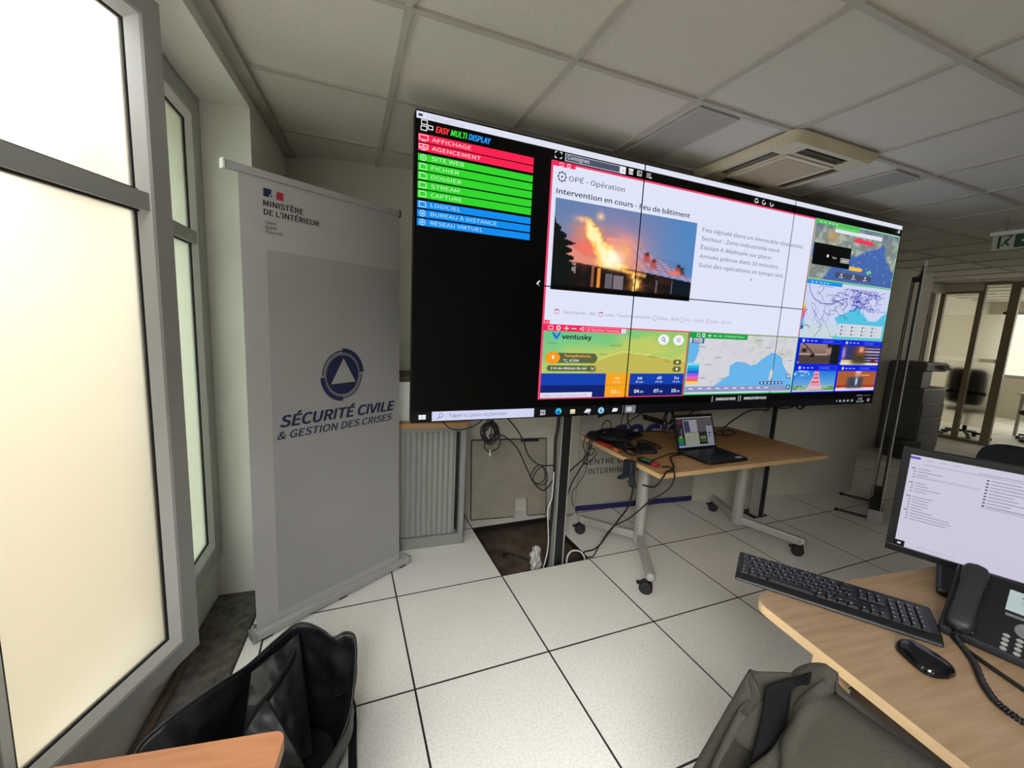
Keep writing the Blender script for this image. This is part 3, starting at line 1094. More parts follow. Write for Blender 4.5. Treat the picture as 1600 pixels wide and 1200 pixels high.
    for k in range(5):
        c = mixc(c, (np.abs(v - (0.50 - 0.035 * k - 0.22 * (u - 0.7))) < 0.004) * (u > 0.70) * (u < 0.97) * 0.6, (0.32, 0.40, 0.52))
    c = mixc(c, np.exp(-((u - 0.86) / 0.05) ** 4 - ((v - 0.335) / 0.03) ** 4), (0.90, 0.48, 0.42))
    # fir tree
    w = 0.045 + 0.05 * np.clip(0.75 - v, 0, 1) + 0.05 * np.abs(np.sin(v * 38)) * (n3 + 0.2)
    c = mixc(c, ((u < w * sstep(0.82 - v, 0, 0.3) * 1.35) & (v < 0.82)) * 1.0, (0.045, 0.075, 0.06))
    c = mixc(c, (v < 0.05 + 0.03 * n) * 1.0, (0.03, 0.03, 0.035))
    return c


f.paint(0.690, 0.670, 1.619, 1.116, 230, 112, fire, 3)
put(f, 'report_window', 'white report window with a picture of a burning house')

# weather window
f = scr()
f.rect(0.655, 0.097, 1.648, 0.492, PINK, 1)


def temper(u, v):
    n = vnoise(u * 5, v * 3, 11)
    c = np.stack([0.68 + 0.1 * u, 0.80 + 0 * u, 0.42 - 0.03 * u], -1)
    c = mixc(c, sstep(v + 0.5 * (n - 0.5) - 0.8 * u, 0.1, 0.7), (0.42, 0.78, 0.55))
    c = mixc(c, sstep(n + 0.5 * v - 0.6 * np.abs(u - 0.9), 0.55, 0.9) * 0.6, (0.50, 0.78, 0.45))
    coast = 0.50 - 2.2 * np.abs(u - 0.55) ** 1.5
    coast = np.where(u > 0.55, 0.50 - 0.45 * (u - 0.55), coast) + 0.05 * (n - 0.5)
    sea = sstep(coast - v, -0.02, 0.02) * (u > 0.30)
    c = mixc(c, sea, (0.76, 0.72, 0.34))
    c = mixc(c, np.exp(-((coast - v) / 0.012) ** 2) * 0.7 * (u > 0.3), (0.92, 0.93, 0.55))
    return c


f.paint(0.667, 0.236, 1.640, 0.486, 100, 40, temper, 2)
f.rect(0.657, 0.459, 1.182, 0.492, glow('#f2275a'), 4)
for k, x in enumerate((0.706, 0.752, 0.800, 0.845, 0.893)):
    if k == 0:
        f.frame(x - 0.014, 0.466, x + 0.014, 0.486, 0.003, glow('#ffe3ea'), 5)
    elif k == 1:
        f.arc(x, 0.476, 0.007, 0.013, 0, 360, glow('#ffe3ea'), 5)
    elif k < 4:
        f.rect(x - 0.015, 0.474, x + 0.015, 0.478, wht, 5)
        if k == 2:
            f.rect(x - 0.002, 0.463, x + 0.002, 0.489, wht, 5)
    else:
        f.line([(x + 0.012, 0.466), (x - 0.012, 0.476), (x + 0.012, 0.486), (x + 0.012, 0.466)], 0.003, wht, 5)
f.frame(0.918, 0.461, 1.150, 0.488, 0.002, glow('#ffb9c9'), 5)
f.text('W Weather Ventusky', 0.928, 1.140, 0.468, 0.013, glow('#ffd3dd'), 5)
f.rect(1.150, 0.461, 1.182, 0.488, glow('#d9dcf0'), 5)
f.poly([(0.714, 0.452), (0.731, 0.452), (0.742, 0.433), (0.756, 0.452), (0.770, 0.452), (0.748, 0.418), (0.736, 0.418)], glow('#1f6fe0'), 5)
f.text('ventusky', 0.776, 0.958, 0.420, 0.024, glow('#15161c'), 4, bold=0.02)
for tx, x, y in (('Toulouse', 0.685, 0.392), ('Montpellier', 1.085, 0.388), ('Béziers', 1.02, 0.338), ('Marseille', 1.36, 0.330), ('Toulon', 1.47, 0.305), ('Perpignan', 0.94, 0.243)):
    f.text(tx, x, None, y, 0.011, glow('#5a6a38'), 4)
f.pill(0.705, 0.292, 1.005, 0.346, glow('#59653f'), 4)
f.disc(0.728, 0.319, 0.044, glow('#f79a1c'), 5, ry=0.033)
f.disc(0.730, 0.322, 0.007, wht, 6, ry=0.010)
f.text('Températures', 0.798, 0.962, 0.324, 0.014, glow('#f5b052'), 5, bold=0.01)
f.text('°C, ICON', 0.792, 0.887, 0.299, 0.013, wht, 5, bold=0.01)
f.pill(0.697, 0.248, 1.001, 0.279, glow('#59653f'), 4)
f.text('2 m au-dessus du sol', 0.720, 0.940, 0.258, 0.013, wht, 5, bold=0.012)
f.line([(0.968, 0.268), (0.979, 0.258), (0.990, 0.268)], 0.004, wht, 5)
for x in (1.456, 1.570):
    f.disc(x, 0.437, 0.041, wht, 4, ry=0.031)
f.arc(1.453, 0.440, 0.008, 0.012, 0, 360, glow('#3a4a6a'), 5)
f.line([(1.461, 0.432), (1.470, 0.423)], 0.004, glow('#3a4a6a'), 5)
for k in range(3):
    f.rect(1.555, 0.427 + k * 0.009, 1.585, 0.430 + k * 0.009, glow('#4a5a7a'), 5)
for y in (0.305, 0.263):
    f.pill(1.545, y - 0.016, 1.610, y + 0.016, glow('#6a6a34'), 4)
    f.disc(1.578, y, 0.008, wht, 5)
f.rect(0.667, 0.171, 1.640, 0.236, glow('#0f3fae'), 2)
f.rect(0.667, 0.102, 1.640, 0.171, glow('#081f6e'), 2)
f.rect(1.072, 0.102, 1.236, 0.236, glow('#f7a51f'), 3)
f.rect(1.072, 0.169, 1.236, 0.172, glow('#c98a1a'), 4)
for d, dt, n, x in (('ve', '22 nov', '01', 1.148), ('sa', '23 nov', '04', 1.308), ('di', '24 nov', '07', 1.452), ('lu', '25 nov', '10', 1.585)):
    f.text(d, x - 0.016, x + 0.016, 0.202, 0.017, wht if x > 1.2 else glow('#fde2b0'), 4, bold=0.01)
    f.text(dt, x - 0.028, x + 0.028, 0.182, 0.011, wht if x > 1.2 else glow('#fde2b0'), 4)
    f.text(n, x - 0.032, x + 0.002, 0.122, 0.020, wht if x > 1.2 else glow('#fde2b0'), 4, bold=0.015)
    f.text(':00', x + 0.006, x + 0.034, 0.122, 0.012, wht if x > 1.2 else glow('#fde2b0'), 4)
f.rect(0.668, 0.104, 0.988, 0.132, glow('#dfe1f0'), 5)
f.text('https://www.ventusky.com', 0.682, 0.950, 0.111, 0.012, glow('#8b8ea6'), 6)
put(f, 'weather_window', 'green and yellow temperature map over a blue day table')

# grey and blue sea map window
f = scr()
f.rect(1.650, 0.100, 2.642, 0.494, glow('#2fb36a'), 1)


def landmap(u, v):
    n, n2 = vnoise(u * 8, v * 5, 21), vnoise(u * 24, v * 12, 22)
    c = np.stack([0.80 + 0.05 * n, 0.80 + 0.05 * n, 0.84 + 0.04 * n], -1)
    c = mixc(c, sstep(n2 * 0.5 + n * 0.5, 0.52, 0.68) * sstep(v, 0.35, 0.6) * sstep(u, 0.3, 0.45) * 0.55, (0.70, 0.74, 0.60))
    c = mixc(c, sstep(vnoise(u * 40, v * 20, 23), 0.6, 0.8) * 0.18, (0.55, 0.56, 0.60))
    return c


f.paint(1.658, 0.108, 2.636, 0.486, 90, 40, landmap, 2)
SEA = glow('#68b4ea')
f.poly([(1.893, 0.155), (1.972, 0.202), (2.021, 0.227), (2.017, 0.286), (2.073, 0.315), (2.15, 0.311), (2.21, 0.291), (2.258, 0.300), (2.322, 0.342),
        (2.395, 0.38), (2.443, 0.371), (2.501, 0.346), (2.518, 0.304), (2.569, 0.251), (2.630, 0.205), (2.630, 0.155)], SEA, 3)
f.poly([(1.658, 0.430), (1.738, 0.430), (1.740, 0.377), (1.72, 0.32), (1.70, 0.30), (1.658, 0.30)], SEA, 3)
f.poly([(2.395, 0.19), (2.425, 0.20), (2.43, 0.25), (2.415, 0.275), (2.40, 0.25)], glow('#d3cfc9'), 4)
for x, y in ((1.735, 0.40), (1.88, 0.335), (2.12, 0.30), (2.33, 0.41), (2.47, 0.365), (2.56, 0.325), (1.80, 0.29), (1.76, 0.205), (1.93, 0.20), (2.24, 0.455)):
    f.rect(x, y, x + 0.055, y + 0.006, glow('#a3a4b0'), 4)
for k, cc in enumerate(('#8fd6e6', '#23b6da', '#1a93d6', '#1f62c8', '#8a62dd', '#e25fc0', '#f0606a', '#f3cf5a')):
    f.rect(1.662, 0.287 - k * 0.0165, 1.757, 0.3035 - k * 0.0165, glow(cc), 4)
f.rect(1.660, 0.118, 2.630, 0.155, glow('#8f96c2'), 4)
for k in range(10):
    f.rect(1.69 + k * 0.075, 0.138, 1.725 + k * 0.075, 0.144, wht, 5)
f.rect(2.585, 0.128, 2.628, 0.158, glow('#0d7f8f'), 5)
f.poly([(2.597, 0.134), (2.597, 0.152), (2.616, 0.143)], wht, 6)
f.rect(1.69, 0.110, 2.36, 0.115, glow('#d5f3e6'), 5)
f.rect(2.31, 0.163, 2.54, 0.183, glow('#3f5d9a'), 4)
for k in range(6):
    f.rect(2.325 + k * 0.036, 0.169, 2.342 + k * 0.036, 0.177, wht, 5)
f.rect(2.575, 0.205, 2.610, 0.232, glow('#50607a'), 4)
f.rect(2.583, 0.211, 2.602, 0.226, wht, 5)
f.rect(1.652, 0.456, 2.146, 0.490, glow('#12a544'), 4)
for k, x in enumerate((1.722, 1.765, 1.815, 1.860, 1.905)):
    if k == 1:
        f.arc(x, 0.473, 0.007, 0.013, 0, 360, wht, 5)
    elif k == 0:
        f.frame(x - 0.013, 0.463, x + 0.013, 0.483, 0.003, wht, 5)
    else:
        f.rect(x - 0.014, 0.471, x + 0.014, 0.475, wht, 5)
        if k == 2:
            f.rect(x - 0.002, 0.461, x + 0.002, 0.485, wht, 5)
f.text('W Weather France', 1.940, 2.115, 0.468, 0.012, glow('#c9f2d3'), 5)
f.rect(1.676, 0.424, 1.775, 0.458, glow('#3d5f8e'), 4)
f.text('mb', 1.690, 1.760, 0.436, 0.022, wht, 5, bold=0.02)
f.rect(1.690, 0.429, 1.760, 0.432, wht, 5)
for a, b, tx in ((1.897, 2.135, 'ENREGISTRER'), (2.150, 2.428, 'ENREGISTRER SOUS')):
    f.rect(a, 0.052, b, 0.090, glow('#c9ccd2'), 1)
    f.rect(a + 0.004, 0.048, b - 0.004, 0.094, glow('#0a0b10'), 2)
    f.text(tx, a + 0.035, b - 0.03, 0.062, 0.016, wht, 3, bold=0.01)
put(f, 'sea_map_window', 'pale map window with blue sea and coloured legend')

# satellite map window
f = scr()
f.rect(2.645, 0.893, 3.628, 1.286, glow('#9fdcae'), 1)


def sat(u, v):
    n, n2 = vnoise(u * 6, v * 4, 31), vnoise(u * 30, v * 14, 32)
    c = np.stack([0.27 + 0 * u, 0.39 + 0.03 * n, 0.66 + 0.06 * v], -1)
    coast = 0.62 - 0.15 * np.sin(u * 5) + 0.2 * (n - 0.5)
    land = sstep(v - coast, -0.02, 0.04)
    land = np.maximum(land, sstep(u - (0.80 + 0.5 * np.clip(0.62 - v, 0, 1) + 0.15 * (n - 0.5)), -0.01, 0.03) * (v > 0.3))
    land = np.maximum(land, sstep(0.22 - u + 0.2 * (n - 0.5), 0, 0.05) * (v < 0.35))
    lc = mixc(np.stack([0.48 + 0 * u, 0.52 + 0 * u, 0.52 + 0 * u], -1), sstep(n2, 0.35, 0.7), (0.68, 0.72, 0.66))
    lc = mixc(lc, np.exp(-((u - 0.2) / 0.06) ** 2 - ((v - 0.78) / 0.1) ** 2), (0.75, 0.62, 0.40))
    c = c * (1 - land[..., None]) + lc * land[..., None]
    c = mixc(c, sstep(v, 0.8, 1.0) * 0.5, (0.30, 0.38, 0.56))
    c = mixc(c, sstep(vnoise(u * 60, v * 30, 33), 0.72, 0.80) * (1 - land) * 0.8, (0.62, 0.74, 0.92))
    return c


f.paint(2.652, 0.899, 3.622, 1.278, 110, 44, sat, 2)
f.rect(2.646, 1.258, 3.13, 1.284, glow('#4fbf57'), 3)
for x in (2.70, 2.745, 2.79, 2.83, 2.87):
    f.rect(x - 0.010, 1.267, x + 0.010, 1.275, glow('#b7efb9'), 4)
f.rect(2.86, 1.222, 3.41, 1.250, glow('#e3e4f0'), 3)
f.rect(2.86, 1.244, 3.13, 1.262, glow('#69cf70'), 4)
f.rect(2.664, 0.991, 3.07, 1.134, glow('#050608'), 4)
f.disc(2.82, 1.058, 0.010, wht, 5)
f.text('live', 2.875, 2.918, 1.046, 0.014, glow('#c9ccd0'), 5)
f.frame(2.965, 1.028, 3.062, 1.058, 0.003, wht, 5)
f.text('MASQUER', 2.978, 3.052, 1.036, 0.013, wht, 6, bold=0.02)
f.poly([(3.09, 1.180), (3.30, 1.176), (3.326, 1.19), (3.30, 1.206), (3.09, 1.210)], glow('#f03a5a'), 4)
f.poly([(3.075, 0.985), (3.21, 0.985), (3.237, 0.998), (3.21, 1.011), (3.075, 1.011)], glow('#f2bf45'), 4)
f.poly([(3.275, 0.985), (3.31, 0.972), (3.345, 0.99), (3.32, 1.008)], glow('#6fd08a'), 4)
f.rect(2.93, 0.921, 3.35, 0.961, glow('#4a4d6a'), 4)
for x in (3.0, 3.14, 3.28):
    f.arc(x, 0.947, 0.005, 0.009, 0, 360, wht, 5)
    f.rect(x - 0.025, 0.927, x + 0.025, 0.931, wht, 5)
put(f, 'satellite_window', 'satellite sea map window with red and yellow markers')

# road network window
f = scr()
f.rect(2.645, 0.490, 3.630, 0.890, glow('#8fd9c8'), 1)


def net(u, v):
    c = np.stack([0.80 + 0 * u, 0.83 + 0 * u, 0.95 + 0 * u], -1)
    c = mixc(c, sstep(0.4 - v, 0, 0.3) * 0.5, (0.76, 0.86, 0.80))
    n = vnoise(u * 6, v * 4, 41)
    sea = (v < 0.62 - 1.6 * np.clip(u - 0.62, 0, 0.2) + 0.04 * (n - 0.5)) & (u > 0.36 + 0.06 * np.sin(v * 9)) & (v < 0.33 + 0.9 * (u - 0.3))
    sea = sea | ((v < 0.36 + 0.1 * (n - 0.5)) & (u > 0.42))
    sea = sea | ((u > 0.85) & (v < 0.25 + 1.6 * (u - 0.8)))
    c = mixc(c, sea * 1.0, (0.33, 0.76, 0.88))
    c = mixc(c, sea * sstep(0.35 - v, 0, 0.2) * 0.6, (0.36, 0.80, 0.76))
    return c


f.paint(2.652, 0.494, 3.624, 0.884, 80, 40, net, 2)
f.rect(2.646, 0.862, 3.03, 0.888, glow('#1290e0'), 3)
for x in (2.70, 2.745, 2.79, 2.83, 2.87):
    f.rect(x - 0.010, 0.871, x + 0.010, 0.879, glow('#a6dbff'), 4)
rng = random.Random(4)
NV = glow('#2b2fae')
for k in range(110):
    x, y = rng.uniform(3.05, 3.5), rng.uniform(0.70, 0.85)
    if k < 26:
        x, y = rng.uniform(2.68, 3.05), rng.uniform(0.52, 0.84)
    if y < 0.735 - 0.3 * abs(x - 3.3) and k >= 26:
        y = 0.76
    pts = [(x, y)]
    a = rng.uniform(0, 2 * PI)
    for q in range(5):
        a += rng.uniform(-0.8, 0.8)
        nx_, ny_ = pts[-1][0] + 0.028 * math.cos(a), pts[-1][1] + 0.020 * math.sin(a)
        nx_, ny_ = min(max(nx_, 2.67), 3.60), min(max(ny_, 0.51), 0.855)
        pts.append((nx_, ny_))
    f.line(pts, 0.0035 if k >= 26 else 0.003, NV if k >= 26 else glow('#4a558c'), 4 + k % 3)
f.line([(2.67, 0.86), (2.70, 0.80), (2.75, 0.76), (2.84, 0.735), (2.95, 0.74), (3.05, 0.775), (3.12, 0.79)], 0.005, NV, 5)
f.line([(2.88, 0.74), (2.87, 0.66), (2.84, 0.62), (2.86, 0.56), (2.80, 0.50)], 0.004, glow('#4a558c'), 5)
f.line([(2.72, 0.72), (2.78, 0.66), (2.83, 0.62)], 0.003, glow('#4a558c'), 5)
f.rect(3.05, 0.512, 3.60, 0.606, glow('#cfd6e2'), 6)
for i in range(4):
    for j in range(3):
        f.disc(3.095 + i * 0.125, 0.585 - j * 0.027, 0.008, glow('#4a4f68'), 7, 12)
        f.rect(3.11 + i * 0.125, 0.583 - j * 0.027, 3.155 + i * 0.125, 0.587 - j * 0.027, glow('#a9b0c2'), 7)
for k, cc in enumerate(('#e6d36a', '#ee8a5a', '#e0456a', '#c25fd0', '#7aa6f0', '#2bb8e8', '#1f3fa8')):
    f.rect(2.646, 0.70 - k * 0.025, 2.668, 0.725 - k * 0.025, glow(cc), 6)
put(f, 'network_window', 'road network map window with navy lines and turquoise sea')

# four video windows
f = scr()
DB = glow('#0a1fd8')
f.rect(2.645, 0.098, 3.632, 0.492, DB, 1)


def v_interview(u, v):
    c = np.stack([0.62 - 0.25 * (1 - v), 0.50 - 0.17 * (1 - v), 0.46 - 0.16 * (1 - v)], -1)
    c = mixc(c, (v < 0.48) * 1.0, (0.30, 0.25, 0.23))
    c = mixc(c, np.exp(-((v - 0.47) / 0.03) ** 2) * (u < 0.7), (0.85, 0.72, 0.68))
    c = mixc(c, (u > 0.78) * 1.0, (0.07, 0.10, 0.11))
    c = mixc(c, (np.abs(u - (0.08 + 0.26 * (1 - v) / 0.5)) < 0.02) & (v > 0.45), (0.04, 0.04, 0.05))
    c = mixc(c, np.exp(-((u - 0.32) / 0.05) ** 4 - ((v - 0.42) / 0.08) ** 4), (0.05, 0.05, 0.06))
    c = mixc(c, np.exp(-((u - 0.11) / 0.06) ** 4 - ((v - 0.66) / 0.10) ** 4), (0.16, 0.11, 0.10))
    c = mixc(c, np.exp(-((u - 0.71) / 0.07) ** 4 - ((v - 0.65) / 0.16) ** 4), (0.66, 0.52, 0.50))
    c = mixc(c, np.exp(-((u - 0.72) / 0.06) ** 4 - ((v - 0.95) / 0.12) ** 4), (0.10, 0.08, 0.08))
    return c


def v_anchor(u, v):
    c = np.stack([0.22 + 0 * u, 0.22 + 0 * u, 0.42 + 0 * u], -1)
    c = mixc(c, (np.abs(np.sin(v * 20)) > 0.93) * (u > 0.55), (0.80, 0.72, 0.70))
    c = mixc(c, (v < 0.12) * 1.0, (0.92, 0.86, 0.78))
    c = mixc(c, ((v < 0.26) & (v > 0.12) & (u < 0.5)) * 1.0, (0.86, 0.80, 0.55))
    c = mixc(c, np.exp(-((u - 0.45) / 0.20) ** 4 - ((v - 0.32) / 0.30) ** 4), (0.27, 0.25, 0.16))
    c = mixc(c, np.exp(-((u - 0.47) / 0.13) ** 4 - ((v - 0.76) / 0.27) ** 4), (0.55, 0.28, 0.18))
    c = mixc(c, np.exp(-((u - 0.49) / 0.06) ** 4 - ((v - 0.80) / 0.15) ** 4), (0.90, 0.62, 0.52))
    c = mixc(c, np.exp(-((u - 0.84) / 0.06) ** 4 - ((v - 0.22) / 0.09) ** 4), (0.48, 0.05, 0.08))
    c = mixc(c, np.exp(-((u - 0.04) / 0.05) ** 4 - ((v - 0.6) / 0.3) ** 4), (0.62, 0.52, 0.78))
    return c


def v_tower(u, v):
    n = vnoise(u * 10, v * 6, 51)
    c = np.stack([0.12 + 0.45 * (1 - v), 0.48 + 0.25 * (1 - v), 0.85 + 0 * u], -1)
    c = mixc(c, sstep(n + 0.6 * (v - 0.75), 0.55, 0.75) * (u < 0.35), (0.9, 0.94, 0.98))
    c = mixc(c, (v < 0.30) * 1.0, (0.62, 0.72, 0.66))
    c = mixc(c, ((v < 0.30) & (n > 0.5)) * 0.8, (0.30, 0.58, 0.28))
    c = mixc(c, (v < 0.06) * 1.0, (0.82, 0.82, 0.80))
    w = 0.05 + 0.16 * (1 - v) ** 1.5
    c = mixc(c, (np.abs(u - 0.52) < w) & (v > 0.1), (0.86, 0.72, 0.78))
    c = mixc(c, ((np.abs(u - 0.52) < w * 0.8) & (np.abs(np.sin(v * 17)) > 0.6) & (v > 0.3)) * 1.0, (0.90, 0.28, 0.42))
    return c


def v_speaker(u, v):
    c = np.stack([0.68 + 0 * u, 0.36 + 0 * u, 0.20 + 0 * u], -1)
    c = mixc(c, ((np.abs(v - 0.78) < 0.02) & (u > 0.6) & (u < 0.82)) * 1.0, (0.95, 0.78, 0.55))
    c = mixc(c, (v < 0.28) * 1.0, (0.66, 0.22, 0.14))
    c = mixc(c, (v < 0.15) * 1.0, (0.90, 0.82, 0.86))
    c = mixc(c, np.exp(-((u - 0.46) / 0.21) ** 6 - ((v - 0.42) / 0.30) ** 6), (0.22, 0.27, 0.34))
    c = mixc(c, np.exp(-((u - 0.50) / 0.03) ** 4 - ((v - 0.48) / 0.2) ** 4), (0.80, 0.84, 0.90))
    c = mixc(c, np.exp(-((u - 0.52) / 0.075) ** 4 - ((v - 0.88) / 0.16) ** 4), (0.85, 0.60, 0.52))
    c = mixc(c, np.exp(-((u - 0.52) / 0.075) ** 4 - ((v - 1.0) / 0.06) ** 4), (0.90, 0.88, 0.86))
    return c


for (x0, y0, x1, y1), fn in (((2.672, 0.308, 3.122, 0.452), v_interview), ((3.152, 0.304, 3.624, 0.450), v_anchor),
                             ((2.652, 0.106, 3.118, 0.258), v_tower), ((3.142, 0.106, 3.624, 0.256), v_speaker)):
    f.paint(x0, y0, x1, y1, 48, 30, fn, 2)
for x0, y in ((2.70, 0.472), (3.19, 0.470), (2.70, 0.279), (3.19, 0.277)):
    for k in range(4):
        f.rect(x0 + k * 0.045 - 0.012, y - 0.003 - (0.007 if k == 0 else 0), x0 + k * 0.045 + 0.012, y + 0.003 + (0.007 if k == 0 else 0), glow('#c4ccff'), 3)
    f.frame(x0 + 0.21, y - 0.012, x0 + 0.42, y + 0.012, 0.002, glow('#5a6cff'), 3)
    f.text('PLUS VIDEO', x0 + 0.225, x0 + 0.33, y - 0.006, 0.011, glow('#7f90ff'), 3)
for x, y, t in ((2.660, 0.312, '4.1'), (3.135, 0.309, '4.2'), (2.655, 0.110, '4.3'), (3.130, 0.110, '4.4')):
    f.text(t, x, None, y, 0.012, wht, 4)
put(f, 'video_windows', 'four small video windows framed in blue')


# ------------------------------------------------------------------ roll-up banner by the window
BA, BDX, BN = Vector((-0.033, -0.119, 0)), Vector((0.864, 0.5035, 0)), Vector((0.5035, -0.864, 0))
LEAN = 0.05


class BannerFlat(Flat):
    def P(s, u, v, l=0):
        k = 1 + 0.027 * v / 2
        u, v = (u + 0.668) * k - 0.668, 1.46 + (v - 1.46) * k
        return BA + BDX * u + Vector((0, 0, v)) + BN * (0.004 - LEAN * v / 2 + 0.0009 * l)


rb = thing('roll_up_banner', 'pale grey roll-up banner reading SÉCURITÉ CIVILE beside the tall window', 'banner', tuple(BA + BDX * 0.4), math.atan2(0.5035, 0.864))
BM = Matrix(((BDX.x, -BN.x, 0, BA.x), (BDX.y, -BN.y, 0, BA.y), (0, 0, 1, 0), (0, 0, 0, 1)))   # local x along, y away from camera
M_sheet = mat('banner film', '#b0afae', 0.6, noise=0.05, scale=4, bump=0.04)
M_sheet2 = mat('banner film grey print', '#a09f9e', 0.6, noise=0.07, scale=3, bump=0.04)
f = BannerFlat((0, 0, 0), (1, 0, 0), (0, 0, 1))
N = 24
for i in range(N):
    a, b = i / N * 2.0, (i + 1) / N * 2.0
    a, b = max(a, 0.045), b
    if b > a:
        f.rect(0.012, a, 0.762 + 0.022 * (1 - (a + b) / 4), b, M_sheet, 0)
f2 = f.build('banner_sheet', rb, solid=0.0012)
g = BannerFlat((0, 0, 0), (1, 0, 0), (0, 0, 1))
for i in range(16):
    a, b = 0.085 + i / 16 * 1.63, 0.085 + (i + 1) / 16 * 1.63
    g.rect(0.105, a, 0.7605 + 0.022 * (1 - (a + b) / 4), b, M_sheet2, 1)
g.build('grey_print', f2)
g = BannerFlat((0, 0, 0), (1, 0, 0), (0, 0, 1))
g.rect(0.099, 1.921, 0.1295, 1.953, M_blue, 3)
g.poly([(0.118, 1.921), (0.1295, 1.921), (0.1295, 1.936), (0.124, 1.934), (0.121, 1.929)], M_sheet, 4)
g.poly([(0.1465, 1.9205), (0.176, 1.920), (0.176, 1.9505), (0.149, 1.951), (0.152, 1.943), (0.146, 1.937), (0.151, 1.930)], M_red, 3)
g.poly([(0.121, 1.926), (0.131, 1.924), (0.134, 1.928), (0.126, 1.930)], M_blue, 5)
g.build('flag_emblem', f2)
g = BannerFlat((0, 0, 0), (1, 0, 0), (0, 0, 1))
g.text('MINISTÈRE', 0.098, 0.257, 1.885, 0.0215, M_ink, 3, bold=0.012)
g.text("DE L'INTÉRIEUR", 0.099, 0.326, 1.851, 0.0215, M_ink, 3, bold=0.012)
g.build('ministry_lettering', f2)
g = BannerFlat((0, 0, 0), (1, 0, 0), (0, 0, 1))
for t, x1, y in (('Liberté', 0.147, 1.817), ('Égalité', 0.147, 1.7985), ('Fraternité', 0.171, 1.780)):
    g.text(t, 0.102, x1, y, 0.0115, M_ink, 3, shear=0.25)
g.build('motto_lettering', f2)
g = BannerFlat((0, 0, 0), (1, 0, 0), (0, 0, 1))


def earc(fl, cx, cy, rx, ry, w, a0, a1, m, l, n=36):
    vs = []
    for k in range(n + 1):
        a = math.radians(a0 + (a1 - a0) * k / n)
        vs += [fl.P(cx + (rx - w) * math.cos(a), cy + (ry - w) * math.sin(a), l), fl.P(cx + rx * math.cos(a), cy + ry * math.sin(a), l)]
    fl.add(vs, [(2 * k, 2 * k + 1, 2 * k + 3, 2 * k + 2) for k in range(n)], m)


ex, ey = 0.434, 1.178
earc(g, ex, ey, 0.104, 0.118, 0.006, 88, 180, M_blue, 3)
earc(g, ex, ey, 0.114, 0.129, 0.021, 4, 90, M_blue, 3)
earc(g, ex, ey, 0.114, 0.129, 0.021, 184, 270, M_blue, 3)
earc(g, ex, ey, 0.104, 0.118, 0.006, 268, 360, M_blue, 3)
earc(g, ex, ey, 0.092, 0.105, 0.003, 0, 360, M_blue, 3)
g.disc(ex, ey, 0.085, M_blue, 3, 40, 0.097)
g.poly([(0.373, 1.136), (0.502, 1.139), (0.438, 1.259)], M_sheet2, 4)
g.build('emblem', f2)
g = BannerFlat((0, 0, 0), (1, 0, 0), (0, 0, 1))
g.text('SÉCURITÉ CIVILE', 0.138, 0.738, 0.9635, 0.050, M_blue, 3, shear=0.22, bold=0.022)
g.text('& GESTION DES CRISES', 0.124, 0.722, 0.909, 0.034, M_blue, 3, shear=0.22, bold=0.012)
g.build('title_lettering', f2)
c = MB()
c.box(-0.006, 0.845, -0.026, 0.03, 0.010, 0.048, M_lgrey, BM)
c.box(-0.012, 0.004, -0.029, 0.033, 0.008, 0.051, M_grey, BM)
c.box(0.838, 0.852, -0.029, 0.033, 0.008, 0.051, M_grey, BM)
o = c.build('base_cassette', rb, bevel=0.006)
for x in (0.05, 0.42, 0.80):
    q = MB()
    q.box(x - 0.02, x + 0.02, -0.022, 0.09, 0.0, 0.010, M_dgrey, BM)
    q.build('foot', rb)
c = MB()
TB = BM @ Matrix.Translation((0, LEAN, 0))
c.box(-0.02, 0.795, -0.016, 0.012, 2.003, 2.032, M_lgrey, TB)
c.box(-0.026, -0.016, -0.02, 0.016, 1.998, 2.036, M_wht, TB)
c.box(0.791, 0.801, -0.02, 0.016, 1.998, 2.036, M_dgrey, TB)
c.build('top_bar', rb, bevel=0.003)
c = MB()
c.cyl(BM @ Vector((0.40, 0.03, 0.04)), TB @ Vector((0.40, 0.014, 2.01)), 0.009, M_alu, 12)
c.build('support_pole', rb)

# ------------------------------------------------------------------ tambour cabinet with a box on it
cz = math.radians(-3.5)
cb = thing('tambour_cabinet', 'low grey metal cabinet with ribbed roller door and beech top left of the screen', 'cabinet', (0.66, 0.66, 0), cz)
CM = Matrix.Translation((1.08, 0.421, 0)) @ Matrix.Rotation(cz, 4, 'Z')      # right front bottom corner; x runs left as negative
CW, CD, CH = 0.82, 0.41, 0.80
m = MB()
m.box(-0.034, 0, 0, CD, 0.0, CH, M_grey, CM)
m.box(-CW, -CW + 0.034, 0, CD, 0.0, CH, M_grey, CM)
m.box(-CW + 0.034, -0.034, CD - 0.015, CD, 0.0, CH, M_grey, CM)
m.box(-CW + 0.034, -0.034, 0, CD - 0.015, 0.0, 0.075, M_grey, CM)
m.box(-CW + 0.034, -0.034, 0, CD - 0.015, CH - 0.03, CH, M_grey, CM)
m.box(-CW + 0.034, -0.034, 0.06, CD - 0.015, 0.075, CH - 0.03, M_black, CM)
m.build('body', cb, bevel=0.003)
t = MB()


def rib(u, v):
    x = -CW + 0.04 + u * (CW - 0.04 - 0.062)
    y = 0.022 - 0.008 * abs(math.sin(x * PI / 0.034))
    return CM @ Vector((x, y, 0.078 + v * (CH - 0.03 - 0.08)))


